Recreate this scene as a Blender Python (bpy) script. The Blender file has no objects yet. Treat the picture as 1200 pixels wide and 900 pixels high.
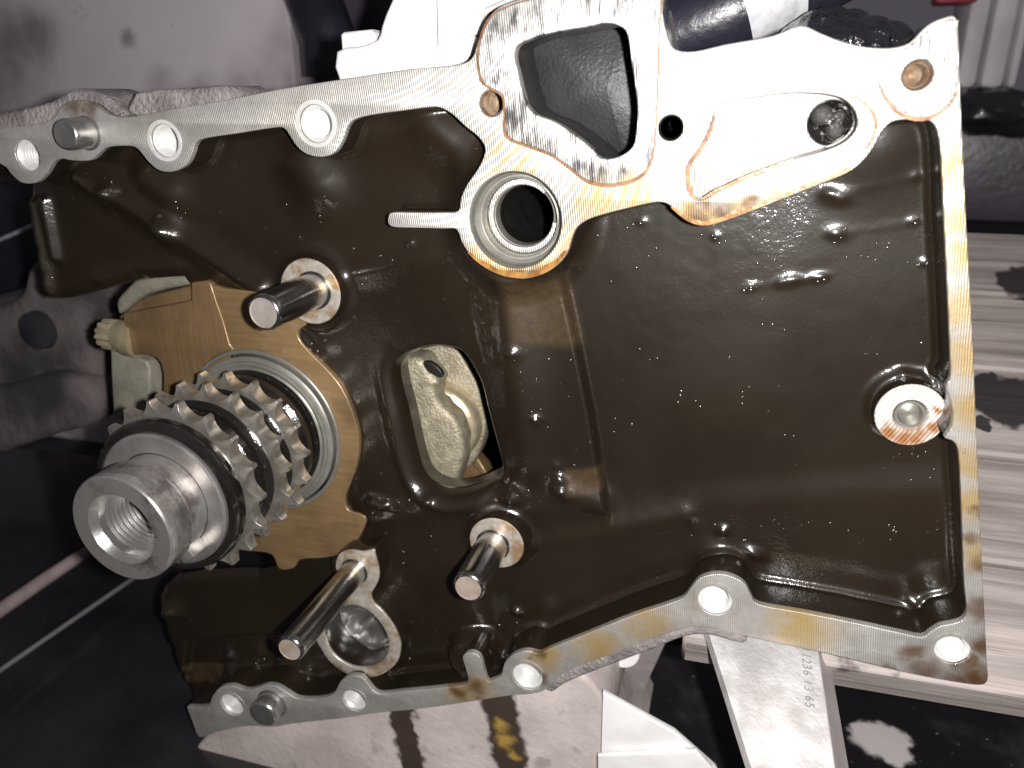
import bpy, bmesh, math, random
import numpy as np
from mathutils import Matrix, Vector, noise as mnoise
random.seed(7)
S = bpy.context.scene
COL = S.collection

# ------------------------------------------------------------------ camera
# the block's front face is the plane Y = 0; the camera stands D in front of it
FPX, D, ZC = 900.0, 0.200, 0.265
PITCH = math.atan2(340, 900)
CP, SP = math.cos(PITCH), math.sin(PITCH)
EX = 280 / math.sqrt(280**2 + 340**2 + 900**2)
CX = math.sqrt(1 - EX * EX)
cd = bpy.data.cameras.new('camera')
cam = bpy.data.objects.new('camera', cd); COL.objects.link(cam)
rt = Vector((CX, EX, 0)); up = Vector((-EX * SP, CX * SP, CP)); fw = Vector((-EX * CP, CX * CP, -SP))
cam.matrix_world = Matrix(((rt.x, up.x, -fw.x, 0), (rt.y, up.y, -fw.y, -D), (rt.z, up.z, -fw.z, ZC), (0, 0, 0, 1)))
cd.sensor_width = 36; cd.lens = 27; cd.clip_start = 0.005; cd.clip_end = 20
cd.dof.use_dof = True; cd.dof.focus_distance = 0.222; cd.dof.aperture_fstop = 14
S.camera = cam

# ------------------------------------------------------------------ light
W = bpy.data.worlds.new('World'); S.world = W; W.use_nodes = True
W.node_tree.nodes['Background'].inputs[0].default_value = (0.86, 0.78, 0.90, 1)
W.node_tree.nodes['Background'].inputs[1].default_value = 0.085
ld = bpy.data.lights.new('phone_flash', 'POINT'); ld.energy = 5.6; ld.shadow_soft_size = 0.0032
ld.color = (1.0, 0.97, 0.94)
flash = bpy.data.objects.new('phone_flash', ld); COL.objects.link(flash)
flash.location = (0.019, -D - 0.002, ZC + 0.003)
S.view_settings.view_transform = 'Standard'; S.view_settings.look = 'None'
S.view_settings.exposure = 0.0; S.view_settings.gamma = 1.0
S.render.engine = 'CYCLES'
S.cycles.use_denoising = True
S.cycles.max_bounces = 6
S.cycles.sample_clamp_indirect = 1.5
S.cycles.caustics_reflective = False; S.cycles.caustics_refractive = False

# ------------------------------------------------------------------ photo measurements -> metres
def ray(px, py):
    a = (px - 600) / FPX; b = (py - 450) / FPX
    f = CP - b * SP
    return a * CX - f * EX, a * EX + f * CX, -(b * CP + SP)
def P(px, py, h=0.0):                       # point on the plane h in front of the sealing face -> (X, Z)
    x, y, z = ray(px, py); d = D - h
    return (x / y * d, ZC + z / y * d)
def PL(L, h=0.0): return [P(x, y, h) for x, y in L]
def at_y(px, py, Y):
    x, y, z = ray(px, py); t = (Y + D) / y
    return Vector((x * t, Y, ZC + z * t))
def at_z(px, py, Z):
    x, y, z = ray(px, py); t = (Z - ZC) / z
    return Vector((x * t, -D + y * t, Z))
def RAD(px, py, h, r):                      # length of r pixels there, in metres
    x, y, z = ray(px, py)
    return r * (D - h) / y / FPX
def smooth(L, n=4, closed=True):
    out = []; N = len(L); A = np.array(L, float)
    rng = range(N) if closed else range(N - 1)
    for i in rng:
        p0, p1, p2, p3 = [A[(i + k) % N] if closed else A[min(max(i + k, 0), N - 1)] for k in (-1, 0, 1, 2)]
        for s in range(n):
            t = s / n
            out.append(tuple(.5 * ((2 * p1) + (-p0 + p2) * t + (2 * p0 - 5 * p1 + 4 * p2 - p3) * t * t + (-p0 + 3 * p1 - 3 * p2 + p3) * t**3)))
    if not closed: out.append(tuple(A[-1]))
    return out
def circ(c, r, n=40): return [(c[0] + r * math.cos(2 * math.pi * k / n), c[1] + r * math.sin(2 * math.pi * k / n)) for k in range(n)]

# ------------------------------------------------------------------ materials
class NT:
    def __init__(s, name):
        s.m = bpy.data.materials.new(name); s.m.use_nodes = True
        s.t = s.m.node_tree; s.b = s.t.nodes['Principled BSDF']; s.co = s.t.nodes.new('ShaderNodeTexCoord').outputs['Object']
    def n(s, typ, **kw):
        o = s.t.nodes.new(typ)
        for k, v in kw.items(): setattr(o, k, v)
        return o
    def l(s, a, b): s.t.links.new(a, b)
    def noise(s, scale, detail=3, rough=.55, vec=None, dist=0):
        o = s.n('ShaderNodeTexNoise'); o.inputs['Scale'].default_value = scale; o.inputs['Detail'].default_value = detail
        o.inputs['Roughness'].default_value = rough; o.inputs['Distortion'].default_value = dist
        s.l(vec or s.co, o.inputs['Vector']); return o.outputs['Fac']
    def scaled(s, v):
        o = s.n('ShaderNodeMapping'); o.inputs['Scale'].default_value = v; s.l(s.co, o.inputs['Vector']); return o.outputs[0]
    def rng(s, v, a, b, c=0., d=1., sm=True):
        o = s.n('ShaderNodeMapRange'); o.interpolation_type = 'SMOOTHSTEP' if sm else 'LINEAR'
        s.l(v, o.inputs[0]); 
        for i, x in enumerate((a, b, c, d)): o.inputs[1 + i].default_value = x
        return o.outputs[0]
    def math(s, op, a, b):
        o = s.n('ShaderNodeMath', operation=op)
        for i, x in enumerate((a, b)):
            if isinstance(x, (int, float)): o.inputs[i].default_value = x
            else: s.l(x, o.inputs[i])
        return o.outputs[0]
    def mix(s, f, a, b):
        o = s.n('ShaderNodeMix', data_type='RGBA')
        for i, x in ((0, f), (6, a), (7, b)):
            if isinstance(x, (int, float)): o.inputs[i].default_value = x
            elif isinstance(x, tuple): o.inputs[i].default_value = (*x, 1)
            else: s.l(x, o.inputs[i])
        return o.outputs[2]
    def spots(s, L, lo=.25, hi=1.5):                        # L: (x, y, z, r): soft round marks with their own place
        tot = None
        for x, y, z, r in L:
            o = s.n('ShaderNodeVectorMath', operation='DISTANCE'); s.l(s.wob(), o.inputs[0]); o.inputs[1].default_value = (x, y, z)
            v = s.rng(o.outputs['Value'], r * hi, r * lo)
            tot = v if tot is None else s.math('MAXIMUM', tot, v)
        return tot
    def wob(s):
        if not hasattr(s, '_w'):
            o = s.n('ShaderNodeTexNoise'); o.inputs['Scale'].default_value = 160; s.l(s.co, o.inputs['Vector'])
            q = s.n('ShaderNodeVectorMath', operation='MULTIPLY_ADD'); s.l(o.outputs['Color'], q.inputs[0])
            q.inputs[1].default_value = (.008, .008, .008); s.l(s.co, q.inputs[2])
            w = s.n('ShaderNodeVectorMath', operation='ADD'); s.l(q.outputs[0], w.inputs[0]); w.inputs[1].default_value = (-.004, -.004, -.004)
            s._w = w.outputs[0]
        return s._w
    def bump(s, *hs):                       # (height socket, strength, distance)
        prev = None
        for h, st, di in hs:
            o = s.n('ShaderNodeBump'); o.inputs['Strength'].default_value = st; o.inputs['Distance'].default_value = di
            s.l(h, o.inputs['Height'])
            if prev: s.l(prev, o.inputs['Normal'])
            prev = o.outputs[0]
        s.l(prev, s.b.inputs['Normal']); return prev
    def set(s, **kw):
        for k, v in kw.items():
            i = s.b.inputs[k.replace('_', ' ')]
            if isinstance(v, (int, float)): i.default_value = v
            elif isinstance(v, tuple): i.default_value = (*v, 1)
            else: s.l(v, i)
        return s
M = {}
def simple(name, c1, c2, rough, metal=0., sc=60, bsc=600, bst=.3, bd=.0003, coat=0., r2=None):
    t = NT(name); n = t.noise(sc, 5)
    t.set(Base_Color=t.mix(t.rng(n, .35, .65), c1, c2), Metallic=metal, Coat_Weight=coat)
    t.set(Roughness=t.rng(t.noise(sc * 2.3, 4), .3, .7, rough, r2 if r2 is not None else rough * 1.25))
    if bst: t.bump((t.noise(bsc, 4), bst, bd))
    M[name] = t.m; return t
def spotlist(L, h): return [(*((lambda q: (q[0], -h, q[1]))(P(x, y, h))), RAD(x, y, h, r)) for x, y, r in L]

# machined aluminium of the sealing faces, milled lines, brown and yellow oil marks
def flange_mat(name, base, lines=True, rough=.36):
    t = NT(name)
    n = t.noise(70, 6, .65)
    col = t.mix(t.rng(n, .3, .7), tuple(c * .62 for c in base), base)
    col = t.mix(t.rng(t.noise(330, 5, .7), .5, .72, 0, .45), col, (.30, .27, .22))
    col = t.mix(t.rng(t.noise(28, 4, .6), .48, .72, 0, .6), col, (.25, .22, .17))
    yel = t.spots(spotlist([(1138, 420, 30), (1138, 360, 30), (1138, 300, 28), (1143, 480, 30), (1141, 540, 26), (1145, 590, 26), (1150, 650, 26),
        (1122, 200, 26), (1130, 250, 26), (830, 258, 16), (870, 247, 14), (910, 233, 12), (805, 250, 16), (575, 310, 18), (612, 322, 18), (590, 318, 24), (640, 312, 22), (665, 285, 20), (560, 300, 18), (700, 235, 30), (745, 225, 26),
        (545, 815, 24), (640, 770, 22), (560, 808, 22), (700, 760, 30), (760, 735, 30), (940, 735, 40), (600, 190, 34)], 0))
    brn = t.spots(spotlist([(1150, 795, 26), (1120, 800, 22), (1085, 785, 18), (1070, 765, 16), (1155, 755, 20), (1152, 715, 18), (1148, 665, 13), (1140, 630, 9),
        (1145, 600, 9), (605, 322, 16), (632, 318, 14), (815, 262, 18), (845, 250, 14), (880, 238, 11), (825, 240, 12), (538, 812, 13), (556, 806, 14), (636, 795, 10), (632, 768, 8),
        (85, 120, 16), (105, 124, 12), (1120, 775, 12), (1040, 783, 9), (1135, 780, 20)], 0))
    col = t.mix(t.math('MULTIPLY', yel, t.rng(t.noise(90, 4), .25, .75, .5, 1.)), col, (.45, .31, .115))
    col = t.mix(t.math('MULTIPLY', brn, t.rng(t.noise(110, 4), .2, .75, .45, 1.)), col, (.13, .062, .02))
    sp = t.rng(t.noise(900, 2), .66, .72); col = t.mix(t.math('MULTIPLY', sp, .5), col, (.10, .09, .08))
    if name.startswith('scraped'):
        stk = t.noise(1, 4, .7, t.scaled((420, 60, 60))); col = t.mix(t.math('MULTIPLY', t.rng(stk, .46, .60), t.rng(t.noise(75, 3), .36, .58)), col, (.09, .085, .09))
        soot = t.spots(spotlist([(600, 140, 18), (596, 165, 14), (622, 168, 18), (648, 176, 18), (672, 196, 18), (700, 205, 16), (578, 62, 16), (586, 34, 16), (606, 22, 14), (585, 95, 14), (632, 20, 10), (735, 203, 12)], 0))
        col = t.mix(t.math('MULTIPLY', soot, t.rng(t.noise(1, 4, .7, t.scaled((300, 90, 90))), .36, .58, .1, .95)), col, (.045, .042, .046))
    t.set(Base_Color=col, Metallic=.55)
    t.set(Roughness=t.rng(n, .3, .7, rough * 1.2, rough * .85), Coat_Weight=t.math('MULTIPLY', brn, .9), Coat_Roughness=.1)
    hs = [(t.noise(500, 4), .25, .0003)]
    if lines:
        w = t.n('ShaderNodeTexWave'); w.inputs['Scale'].default_value = 520; w.inputs['Distortion'].default_value = 1.2; w.inputs['Detail'].default_value = 2
        w.inputs['Detail Scale'].default_value = .4
        mp = t.n('ShaderNodeMapping'); mp.inputs['Rotation'].default_value = (0, .12, 0); t.l(t.co, mp.inputs[0]); t.l(mp.outputs[0], w.inputs['Vector'])
        hs.append((w.outputs['Fac'], .5, .00015))
    t.bump(*hs); M[name] = t.m
flange_mat('machined_aluminium', (.54, .525, .50), rough=.44)
flange_mat('scraped_aluminium', (.66, .65, .63), rough=.47)

# oil-wet cast iron/aluminium panel
t = NT('oily_casting')
big = t.noise(16, 4)
col = t.mix(t.rng(big, .35, .65), (.0102, .0065, .0036), (.0152, .0100, .0058))
at = t.n('ShaderNodeAttribute'); at.attribute_name = 'thin'
thin = t.math('MULTIPLY', at.outputs['Fac'], t.rng(t.noise(420, 4, .65), .2, .7, .45, 1.))
col = t.mix(thin, col, (.060, .039, .020))
fleck = t.rng(t.noise(620, 2), .73, .76); col = t.mix(t.math('MULTIPLY', fleck, .35), col, (.11, .09, .07))
t.set(Base_Color=col, Roughness=t.rng(t.noise(30, 3), .3, .7, .40, .50), Coat_Weight=1.0, Coat_Roughness=.16, Specular_IOR_Level=.17)
def drops(scale, thr, rad, mask):                        # scattered droplets in the oil film
    v = t.n('ShaderNodeTexVoronoi'); v.inputs['Scale'].default_value = scale; t.l(t.co, v.inputs['Vector'])
    sx = t.n('ShaderNodeSeparateColor'); t.l(v.outputs['Color'], sx.inputs[0])
    has = t.rng(t.math('ADD', sx.outputs[0], mask), thr, thr + .02)
    return t.math('MULTIPLY', t.rng(v.outputs['Distance'], rad, 0.), has)
m1 = t.rng(t.noise(1, 3, .6, t.scaled((26, 26, 75))), .50, .72, 0., .55)
m2 = t.rng(t.noise(48, 3, .6), .52, .72, 0., .45)
mm = t.math('MAXIMUM', m1, m2)
d2 = drops(620, 1.24, .42, mm); d3 = drops(300, 1.28, .26, mm)
grain = t.math('MULTIPLY', t.noise(900, 3, .6), t.rng(t.noise(55, 3), .35, .6, .25, 1.))
soft = t.n('ShaderNodeBump'); soft.inputs['Strength'].default_value = .015; soft.inputs['Distance'].default_value = .0010; t.l(t.noise(50, 2), soft.inputs['Height'])
nb = soft.outputs[0]
for hgt, dist in ((grain, .00013), (d2, .00045), (d3, .0006)):
    b_ = t.n('ShaderNodeBump'); b_.inputs['Strength'].default_value = 1.; b_.inputs['Distance'].default_value = dist; t.l(hgt, b_.inputs['Height']); t.l(nb, b_.inputs['Normal']); nb = b_.outputs[0]
t.l(nb, t.b.inputs['Coat Normal'])
b2 = t.n('ShaderNodeBump'); b2.inputs['Strength'].default_value = .06; b2.inputs['Distance'].default_value = .0003; t.l(t.noise(900, 3), b2.inputs['Height']); t.l(soft.outputs[0], b2.inputs['Normal']); t.l(b2.outputs[0], t.b.inputs['Normal'])
M['oily_casting'] = t.m

def brushed(name, c1, c2, rough, metal, scl, coat=.25):
    t = NT(name); n = t.noise(1, 4, .6, t.scaled(scl)); n2 = t.noise(45, 4)
    c = t.mix(t.rng(n, .25, .75), c1, c2); c = t.mix(t.rng(n2, .42, .72, 0, .75), c, tuple(x * .45 for x in c1))
    t.set(Base_Color=c, Metallic=metal, Roughness=t.rng(n2, .3, .7, rough, rough * 1.3), Coat_Weight=coat, Coat_Roughness=.18)
    t.bump((n, .3, .0003), (t.noise(700, 3), .15, .0002)); M[name] = t.m
brushed('varnished_housing', (.235, .150, .070), (.30, .198, .096), .38, .45, (60, 60, 700), .5)
brushed('varnished_cap', (.185, .116, .057), (.235, .150, .075), .40, .45, (900, 60, 60), .4)
brushed('polished_steel', (.50, .49, .47), (.62, .61, .59), .22, .9, (300, 300, 300), 0)
brushed('crank_steel', (.46, .44, .42), (.60, .58, .56), .30, .85, (150, 700, 150), 0)
t = simple('sprocket_steel', (.48, .45, .39), (.66, .63, .57), .30, .9, 200, 900, .06, .0002)
simple('black_oil', (.006, .005, .0045), (.011, .009, .008), .12, 0., 60, 500, .35, .0006, coat=1.)
simple('bearing_grey', (.30, .29, .26), (.40, .39, .35), .32, .7, 90, 900, .15, .0002)
simple('cast_beige', (.27, .24, .17), (.38, .34, .25), .45, .5, 260, 1100, .7, .0007)
simple('cast_olive', (.20, .19, .15), (.27, .255, .20), .55, .35, 120, 1400, .7, .0004)
simple('pin_steel', (.30, .30, .30), (.42, .42, .42), .13, 1., 60, 400, .12, .0002)
simple('pin_end', (.40, .36, .32), (.50, .46, .42), .4, .6, 200, 900, .2, .0002)
simple('brown_reflect_end', (.30, .235, .19), (.42, .35, .30), .45, .4, 200, 900, .3, .0002)  # brown reflection on the pin ends painted into the base colour
simple('flash_glare_thread', (.74, .74, .73), (.86, .86, .85), .33, .45, 200, 900, .2, .0002)  # pale base colour stands in for flash bounced back by the threads
simple('brown_thread', (.24, .15, .09), (.40, .30, .22), .35, .5, 300, 900, .2, .0002)
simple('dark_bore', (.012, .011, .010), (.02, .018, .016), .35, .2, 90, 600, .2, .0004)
simple('port_casting', (.038, .038, .041), (.060, .059, .062), .42, .3, 60, 900, .6, .0006)
simple('rough_casting', (.17, .15, .15), (.30, .27, .265), .62, .2, 130, 700, .9, .0012)
simple('bracket_aluminium', (.80, .79, .79), (.90, .89, .89), .45, .2, 120, 800, .4, .0005)
simple('bolt_brass', (.52, .44, .28), (.66, .57, .40), .34, .7, 200, 900, .3, .0003)

# ------------------------------------------------------------------ mesh helpers
def link(name, me, mat, parent=None):
    o = bpy.data.objects.new(name, me); COL.objects.link(o)
    if mat: me.materials.clear(); me.materials.append(M[mat])
    if parent: o.parent = parent
    return o
def finish(me, ang=38):
    me.polygons.foreach_set('use_smooth', [True] * len(me.polygons))
    me.set_sharp_from_angle(angle=math.radians(ang)); me.update()
def mesh(name, v, f, mat, parent=None, ang=38):
    me = bpy.data.meshes.new(name); me.from_pydata([tuple(p) for p in v], [], f); me.validate(); me.update(); finish(me, ang)
    return link(name, me, mat, parent)
def plate(name, loops, top, thick, bevel, mat, parent=None, frame=None, shrink=0.):
    """flat piece with holes and rounded edges; loops are (X, Z); front face at height top"""
    cu = bpy.data.curves.new(name, 'CURVE'); cu.dimensions = '2D'; cu.fill_mode = 'BOTH'
    cu.extrude = max(thick / 2 - bevel, 1e-5); cu.bevel_depth = bevel; cu.bevel_resolution = 2; cu.offset = -bevel - shrink
    for L in loops:
        sp = cu.splines.new('POLY'); sp.points.add(len(L) - 1)
        for p, q in zip(sp.points, L): p.co = (q[0], q[1], 0, 1)
        sp.use_cyclic_u = True
    tmp = bpy.data.objects.new('tmp', cu); COL.objects.link(tmp)
    me = bpy.data.meshes.new_from_object(tmp.evaluated_get(bpy.context.evaluated_depsgraph_get()))
    bpy.data.objects.remove(tmp); bpy.data.curves.remove(cu)
    n = len(me.vertices); co = np.empty(n * 3); me.vertices.foreach_get('co', co); co = co.reshape(-1, 3)
    hh = top - thick / 2 + co[:, 2]
    if frame is None: out = np.stack([co[:, 0], -hh, co[:, 1]], 1)
    else:
        o, u, v, w = [np.array(x) for x in frame]; out = o + co[:, :1] * u + co[:, 1:2] * v + hh[:, None] * w
    me.vertices.foreach_set('co', out.ravel()); me.name = name
    bm = bmesh.new(); bm.from_mesh(me); bmesh.ops.remove_doubles(bm, verts=bm.verts, dist=2e-6); bm.to_mesh(me); bm.free()
    finish(me); return link(name, me, mat, parent)
def lathe(name, prof, c, mat, parent=None, seg=56, axis=None, close=False, ang=38, rfun=None):
    """prof: (radius, height) ; axis: None = towards the viewer out of the block, else (origin, direction)"""
    if axis is None: o, w = np.array((c[0], 0, c[1])), np.array((0, -1., 0))
    else: o, w = np.array(axis[0]), np.array(axis[1]) / np.linalg.norm(axis[1])
    a = np.array((0, 0, 1.)) if abs(w[2]) < .9 else np.array((1., 0, 0))
    u = np.cross(a, w); u /= np.linalg.norm(u); v2 = np.cross(w, u)
    V = []; F = []; n = len(prof)
    for i, (r, h) in enumerate(prof):
        for k in range(seg):
            q = 2 * math.pi * k / seg; rr = r if rfun is None else rfun(r, h, q)
            V.append(o + w * h + u * rr * math.cos(q) + v2 * rr * math.sin(q))
    for i in range(n - 1):
        for k in range(seg):
            F.append((i * seg + k, i * seg + (k + 1) % seg, (i + 1) * seg + (k + 1) % seg, (i + 1) * seg + k))
    if close:
        F.append(tuple(range(seg))[::-1]); F.append(tuple((n - 1) * seg + k for k in range(seg)))
    me = bpy.data.meshes.new(name); me.from_pydata([tuple(p) for p in V], [], F)
    bm = bmesh.new(); bm.from_mesh(me); bmesh.ops.recalc_face_normals(bm, faces=bm.faces); bm.to_mesh(me); bm.free()
    finish(me, ang); return link(name, me, mat, parent)
def box(name, c, size, mat, parent=None, rot=(0, 0, 0), bev=.002, seg=2, jit=0):
    bm = bmesh.new(); bmesh.ops.create_cube(bm, size=1)
    for v in bm.verts: v.co = Vector((v.co.x * size[0], v.co.y * size[1], v.co.z * size[2]))
    if bev: bmesh.ops.bevel(bm, geom=bm.edges[:], offset=bev, segments=seg, affect='EDGES', profile=.5)
    from mathutils import Euler
    R = Euler(rot).to_matrix()
    for v in bm.verts: v.co = R @ v.co + Vector(c)
    me = bpy.data.meshes.new(name); bm.to_mesh(me); bm.free(); finish(me); return link(name, me, mat, parent)
def tube(name, pts, r, mat, parent=None, seg=16):
    pts = [Vector(p) for p in pts]; V = []; F = []
    for i, p in enumerate(pts):
        d = (pts[min(i + 1, len(pts) - 1)] - pts[max(i - 1, 0)]).normalized()
        a = Vector((0, 0, 1)) if abs(d.z) < .9 else Vector((1, 0, 0)); u = a.cross(d).normalized(); v = d.cross(u)
        for k in range(seg):
            q = 2 * math.pi * k / seg; V.append(p + u * r * math.cos(q) + v * r * math.sin(q))
    for i in range(len(pts) - 1):
        for k in range(seg): F.append((i * seg + k, i * seg + (k + 1) % seg, (i + 1) * seg + (k + 1) % seg, (i + 1) * seg + k))
    F.append(tuple(range(seg))[::-1]); F.append(tuple((len(pts) - 1) * seg + k for k in range(seg)))
    return mesh(name, V, F, mat, parent)
def thing(name, label, cat, loc=(0, 0, 0), group=None):
    o = bpy.data.objects.new(name, None); COL.objects.link(o); o.empty_display_size = .02
    return tag(o, label, cat, group)
def tag(o, label, cat=None, group=None, kind=None):
    if label: o['label'] = label
    if cat: o['category'] = cat
    if group: o['group'] = group
    if kind: o['kind'] = kind
    return o
def sdf(Pn, poly):
    """signed distance, positive inside"""
    V = np.array(poly); N = len(V); best = np.full(len(Pn), 1e9); ins = np.zeros(len(Pn), bool)
    for i in range(N):
        a, b = V[i], V[(i + 1) % N]; e = b - a; w = Pn - a
        t = np.clip((w @ e) / max(e @ e, 1e-18), 0, 1); d = w - t[:, None] * e
        best = np.minimum(best, (d * d).sum(1))
        c = ((a[1] <= Pn[:, 1]) & (b[1] > Pn[:, 1])) | ((b[1] <= Pn[:, 1]) & (a[1] > Pn[:, 1]))
        if c.any():
            xx = a[0] + (Pn[:, 1] - a[1]) / (b[1] - a[1] if b[1] != a[1] else 1e-12) * e[0]
            ins ^= c & (Pn[:, 0] < xx)
    d = np.sqrt(best); return np.where(ins, d, -d)
def sst(x, w): t = np.clip(x / (2 * w) + .5, 0, 1); return t * t * (3 - 2 * t)
def segd(Pn, a, b):
    a = np.array(a); b = np.array(b); e = b - a; w = Pn - a; t = np.clip((w @ e) / max(e @ e, 1e-12), 0, 1)
    return np.hypot(*(w - t[:, None] * e).T)

# ------------------------------------------------------------------ ENGINE BLOCK
block = thing('engine_block', 'oil-blackened engine block seen from its open timing end, bright machined flange round it', 'engine block')
outer = [(-60, 164), (0, 150), (30, 147), (60, 140), (72, 124), (90, 117), (108, 121), (125, 133), (150, 137), (200, 128), (265, 117), (330, 104), (400, 93), (480, 81), (535, 76), (553, 68),
    (559, 52), (567, 30), (580, 12), (600, 2), (640, -8), (700, -14), (772, -12), (776, 15), (783, 45), (792, 58), (815, 60), (850, 52), (905, 42), (938, 30), (960, 38), (985, 48), (1015, 55), (1045, 56),
    (1066, 50), (1082, 34), (1095, 25), (1112, 19), (1118, 19), (1122, 24), (1123, 32), (1126, 120), (1132, 250), (1140, 400), (1148, 600), (1154, 720), (1157, 780), (1158, 794), (1155, 801), (1147, 803), (1130, 801), (1090, 794), (1040, 783), (970, 766), (900, 751), (835, 737),
    (812, 735), (795, 738), (760, 750), (700, 773), (660, 788), (648, 800), (636, 810), (618, 814), (600, 815), (560, 821), (500, 830), (440, 836), (400, 842), (345, 848), (320, 852), (290, 851), (262, 856),
    (243, 862), (236, 864), (231, 861), (225, 845), (219, 829)]
inner = [(-60, 172), (0, 192), (12, 203), (25, 214), (42, 214), (54, 203), (62, 190), (72, 186), (84, 188), (105, 188), (115, 180), (124, 173), (140, 171), (157, 172), (166, 180), (174, 190), (187, 200), (203, 201),
    (218, 193), (225, 180), (229, 168), (240, 162), (280, 156), (318, 150), (332, 150), (340, 160), (348, 172), (360, 181), (378, 184), (393, 178), (402, 163), (408, 147), (418, 139), (440, 134), (470, 130),
    (500, 126), (515, 126), (530, 134), (545, 148), (560, 160), (568, 172), (567, 183), (560, 198), (548, 215), (540, 232), (537, 247), (520, 249), (480, 249), (460, 249), (455, 253), (455, 262), (461, 266),
    (480, 267), (520, 268), (535, 269), (541, 284), (552, 300), (568, 314), (590, 324), (613, 327), (635, 322), (653, 311), (665, 296), (670, 280), (676, 267), (688, 258), (705, 252), (740, 243), (770, 237),
    (784, 240), (794, 250), (806, 260), (825, 265), (850, 259), (900, 240), (950, 220), (990, 204), (1010, 190), (1024, 172), (1033, 155), (1045, 143), (1062, 140), (1080, 139), (1092, 143), (1099, 155), (1103, 185),
    (1106, 250), (1110, 330), (1113, 400), (1114, 440), (1109, 452), (1113, 465), (1117, 485), (1114, 503), (1107, 513), (1118, 518), (1124, 535), (1127, 600), (1130, 680), (1133, 712), (1129, 726), (1117, 731),
    (1102, 734), (1090, 741), (1080, 747), (1055, 742), (1000, 730), (940, 718), (890, 709), (880, 698), (872, 684), (855, 675), (838, 673), (820, 678), (809, 690), (800, 701), (780, 709), (740, 722), (690, 742),
    (645, 760), (632, 766), (618, 763), (602, 767), (591, 778), (587, 792), (575, 798), (571, 798), (567, 785), (562, 770), (551, 765), (542, 770), (546, 785), (547, 801), (520, 806), (470, 811), (443, 813),
    (432, 803), (424, 794), (411, 792), (399, 799), (391, 813), (375, 819), (350, 819), (338, 813), (325, 805), (312, 803), (300, 807), (287, 809), (272, 804), (258, 806), (249, 816), (245, 826), (235, 829), (219, 829)]
flange_xz = PL(smooth(outer, 3, False)) + PL(smooth(inner, 3, False))[::-1][1:-1]
# (px, py, pixel radius, kind)
holes = [(32, 182, 17.5, 'thread'), (193, 165, 18.5, 'bright'), (370, 145, 21, 'bright'), (576, 121, 15, 'brown'), (786, 150, 14.5, 'dark'), (1075, 88, 17, 'rust'), (683, -1, 11, 'dark'),
         (1116, 762, 19, 'bright'), (838, 704, 19.5, 'bright'), (618, 793, 18, 'bright'), (415, 821, 14.5, 'bright'), (272, 826, 15, 'bright')]
port = [(x / 4 + 540, y / 4) for x, y in [(262, 220), (300, 195), (380, 165), (500, 140), (600, 125), (680, 108), (740, 120), (775, 145), (790, 200), (800, 280), (815, 380), (830, 500), (825, 600), (815, 670), (790, 705),
        (740, 735), (690, 745), (650, 738), (620, 700), (560, 650), (500, 605), (430, 565), (360, 540), (315, 500), (290, 430), (270, 340), (254, 270)]]
pocket = [(843, 123), (836, 135), (830, 153), (820, 173), (805, 194), (804, 215), (810, 231), (823, 234), (843, 224), (867, 213), (900, 200), (927, 188), (965, 177), (990, 166), (1004, 150), (1003, 132), (990, 117), (970, 111), (943, 109), (917, 110), (883, 115)]
BORE = P(603.3, 258.8); BR = RAD(603.3, 258.8, 0, 56)
port_xz = PL(smooth(port, 3)); pocket_xz = PL(smooth(pocket, 4))
loops = [flange_xz, port_xz, pocket_xz, circ(BORE, BR, 64)]
for x, y, r, k in holes: loops.append(circ(P(x, y), RAD(x, y, 0, r)))
plate('sealing_flange', loops, 0, .0022, .00028, 'machined_aluminium', block)
plate('flange_wall', loops, -.0016, .0150, .0003, 'oily_casting', block, shrink=.00015)

# holes with their threads
for x, y, r, k in holes:
    c = P(x, y); R = RAD(x, y, 0, r)
    mt = {'thread': 'flash_glare_thread', 'bright': 'flash_glare_thread', 'brown': 'brown_thread', 'rust': 'brown_thread', 'dark': 'dark_bore'}[k]
    prof = [(R * 1.01, -.0008), (R * .86, -.0016)]
    dep = {'thread': .012, 'bright': .0062, 'brown': .012, 'rust': .008, 'dark': .05}[k]
    nth = int(dep / .0011); z0 = -.0016
    if k == 'dark': prof += [(R * .96, -.002), (R * .96, -dep)]
    else:
        for i in range(nth):
            z = z0 - i * .0011; prof += [(R * .86, z - .0003), (R * .78, z - .00055), (R * .86, z - .0010)]
    zl = prof[-1][1]
    prof += [(R * .72, zl - .0003), (R * .35, zl - .0011), (R * .02, zl - .0014)]
    lathe('bolt_hole', prof, c, mt, block, 36)
    if k == 'bright':
        lathe('chamfer_ring', [(R * 1.28, .00002), (R * 1.26, .00022), (R * 1.05, .00022), (R * 1.0, -.0006)], c, 'flash_glare_thread' if y < 300 else 'machined_aluminium', block, 40)

# scraped seat round the coolant port, a touch proud of the flange
seat = [(566, 40), (578, 18), (600, 6), (640, -4), (700, -10), (769, -9), (772, 30), (771, 80), (769, 130), (766, 175), (758, 198), (740, 211), (712, 216), (688, 211), (668, 196), (645, 180), (615, 169), (594, 158), (592, 130), (590, 112), (577, 104), (566, 95), (561, 70)]
plate('port_seat', [PL(smooth(seat, 3)), [(x, z) for x, z in port_xz]], .00045, .004, .0003, 'scraped_aluminium', block)
simple('gasket_brown', (.16, .07, .03), (.30, .16, .08), .5, .2, 300)
sc = np.array(PL(smooth(seat, 3))); scm = sc.mean(0)
plate('gasket_residue', [[tuple(q) for q in scm + (sc - scm) * 1.022 + np.array((-.0002, -.0003))], port_xz], .00016, .002, .0001, 'gasket_brown', block)
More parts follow.
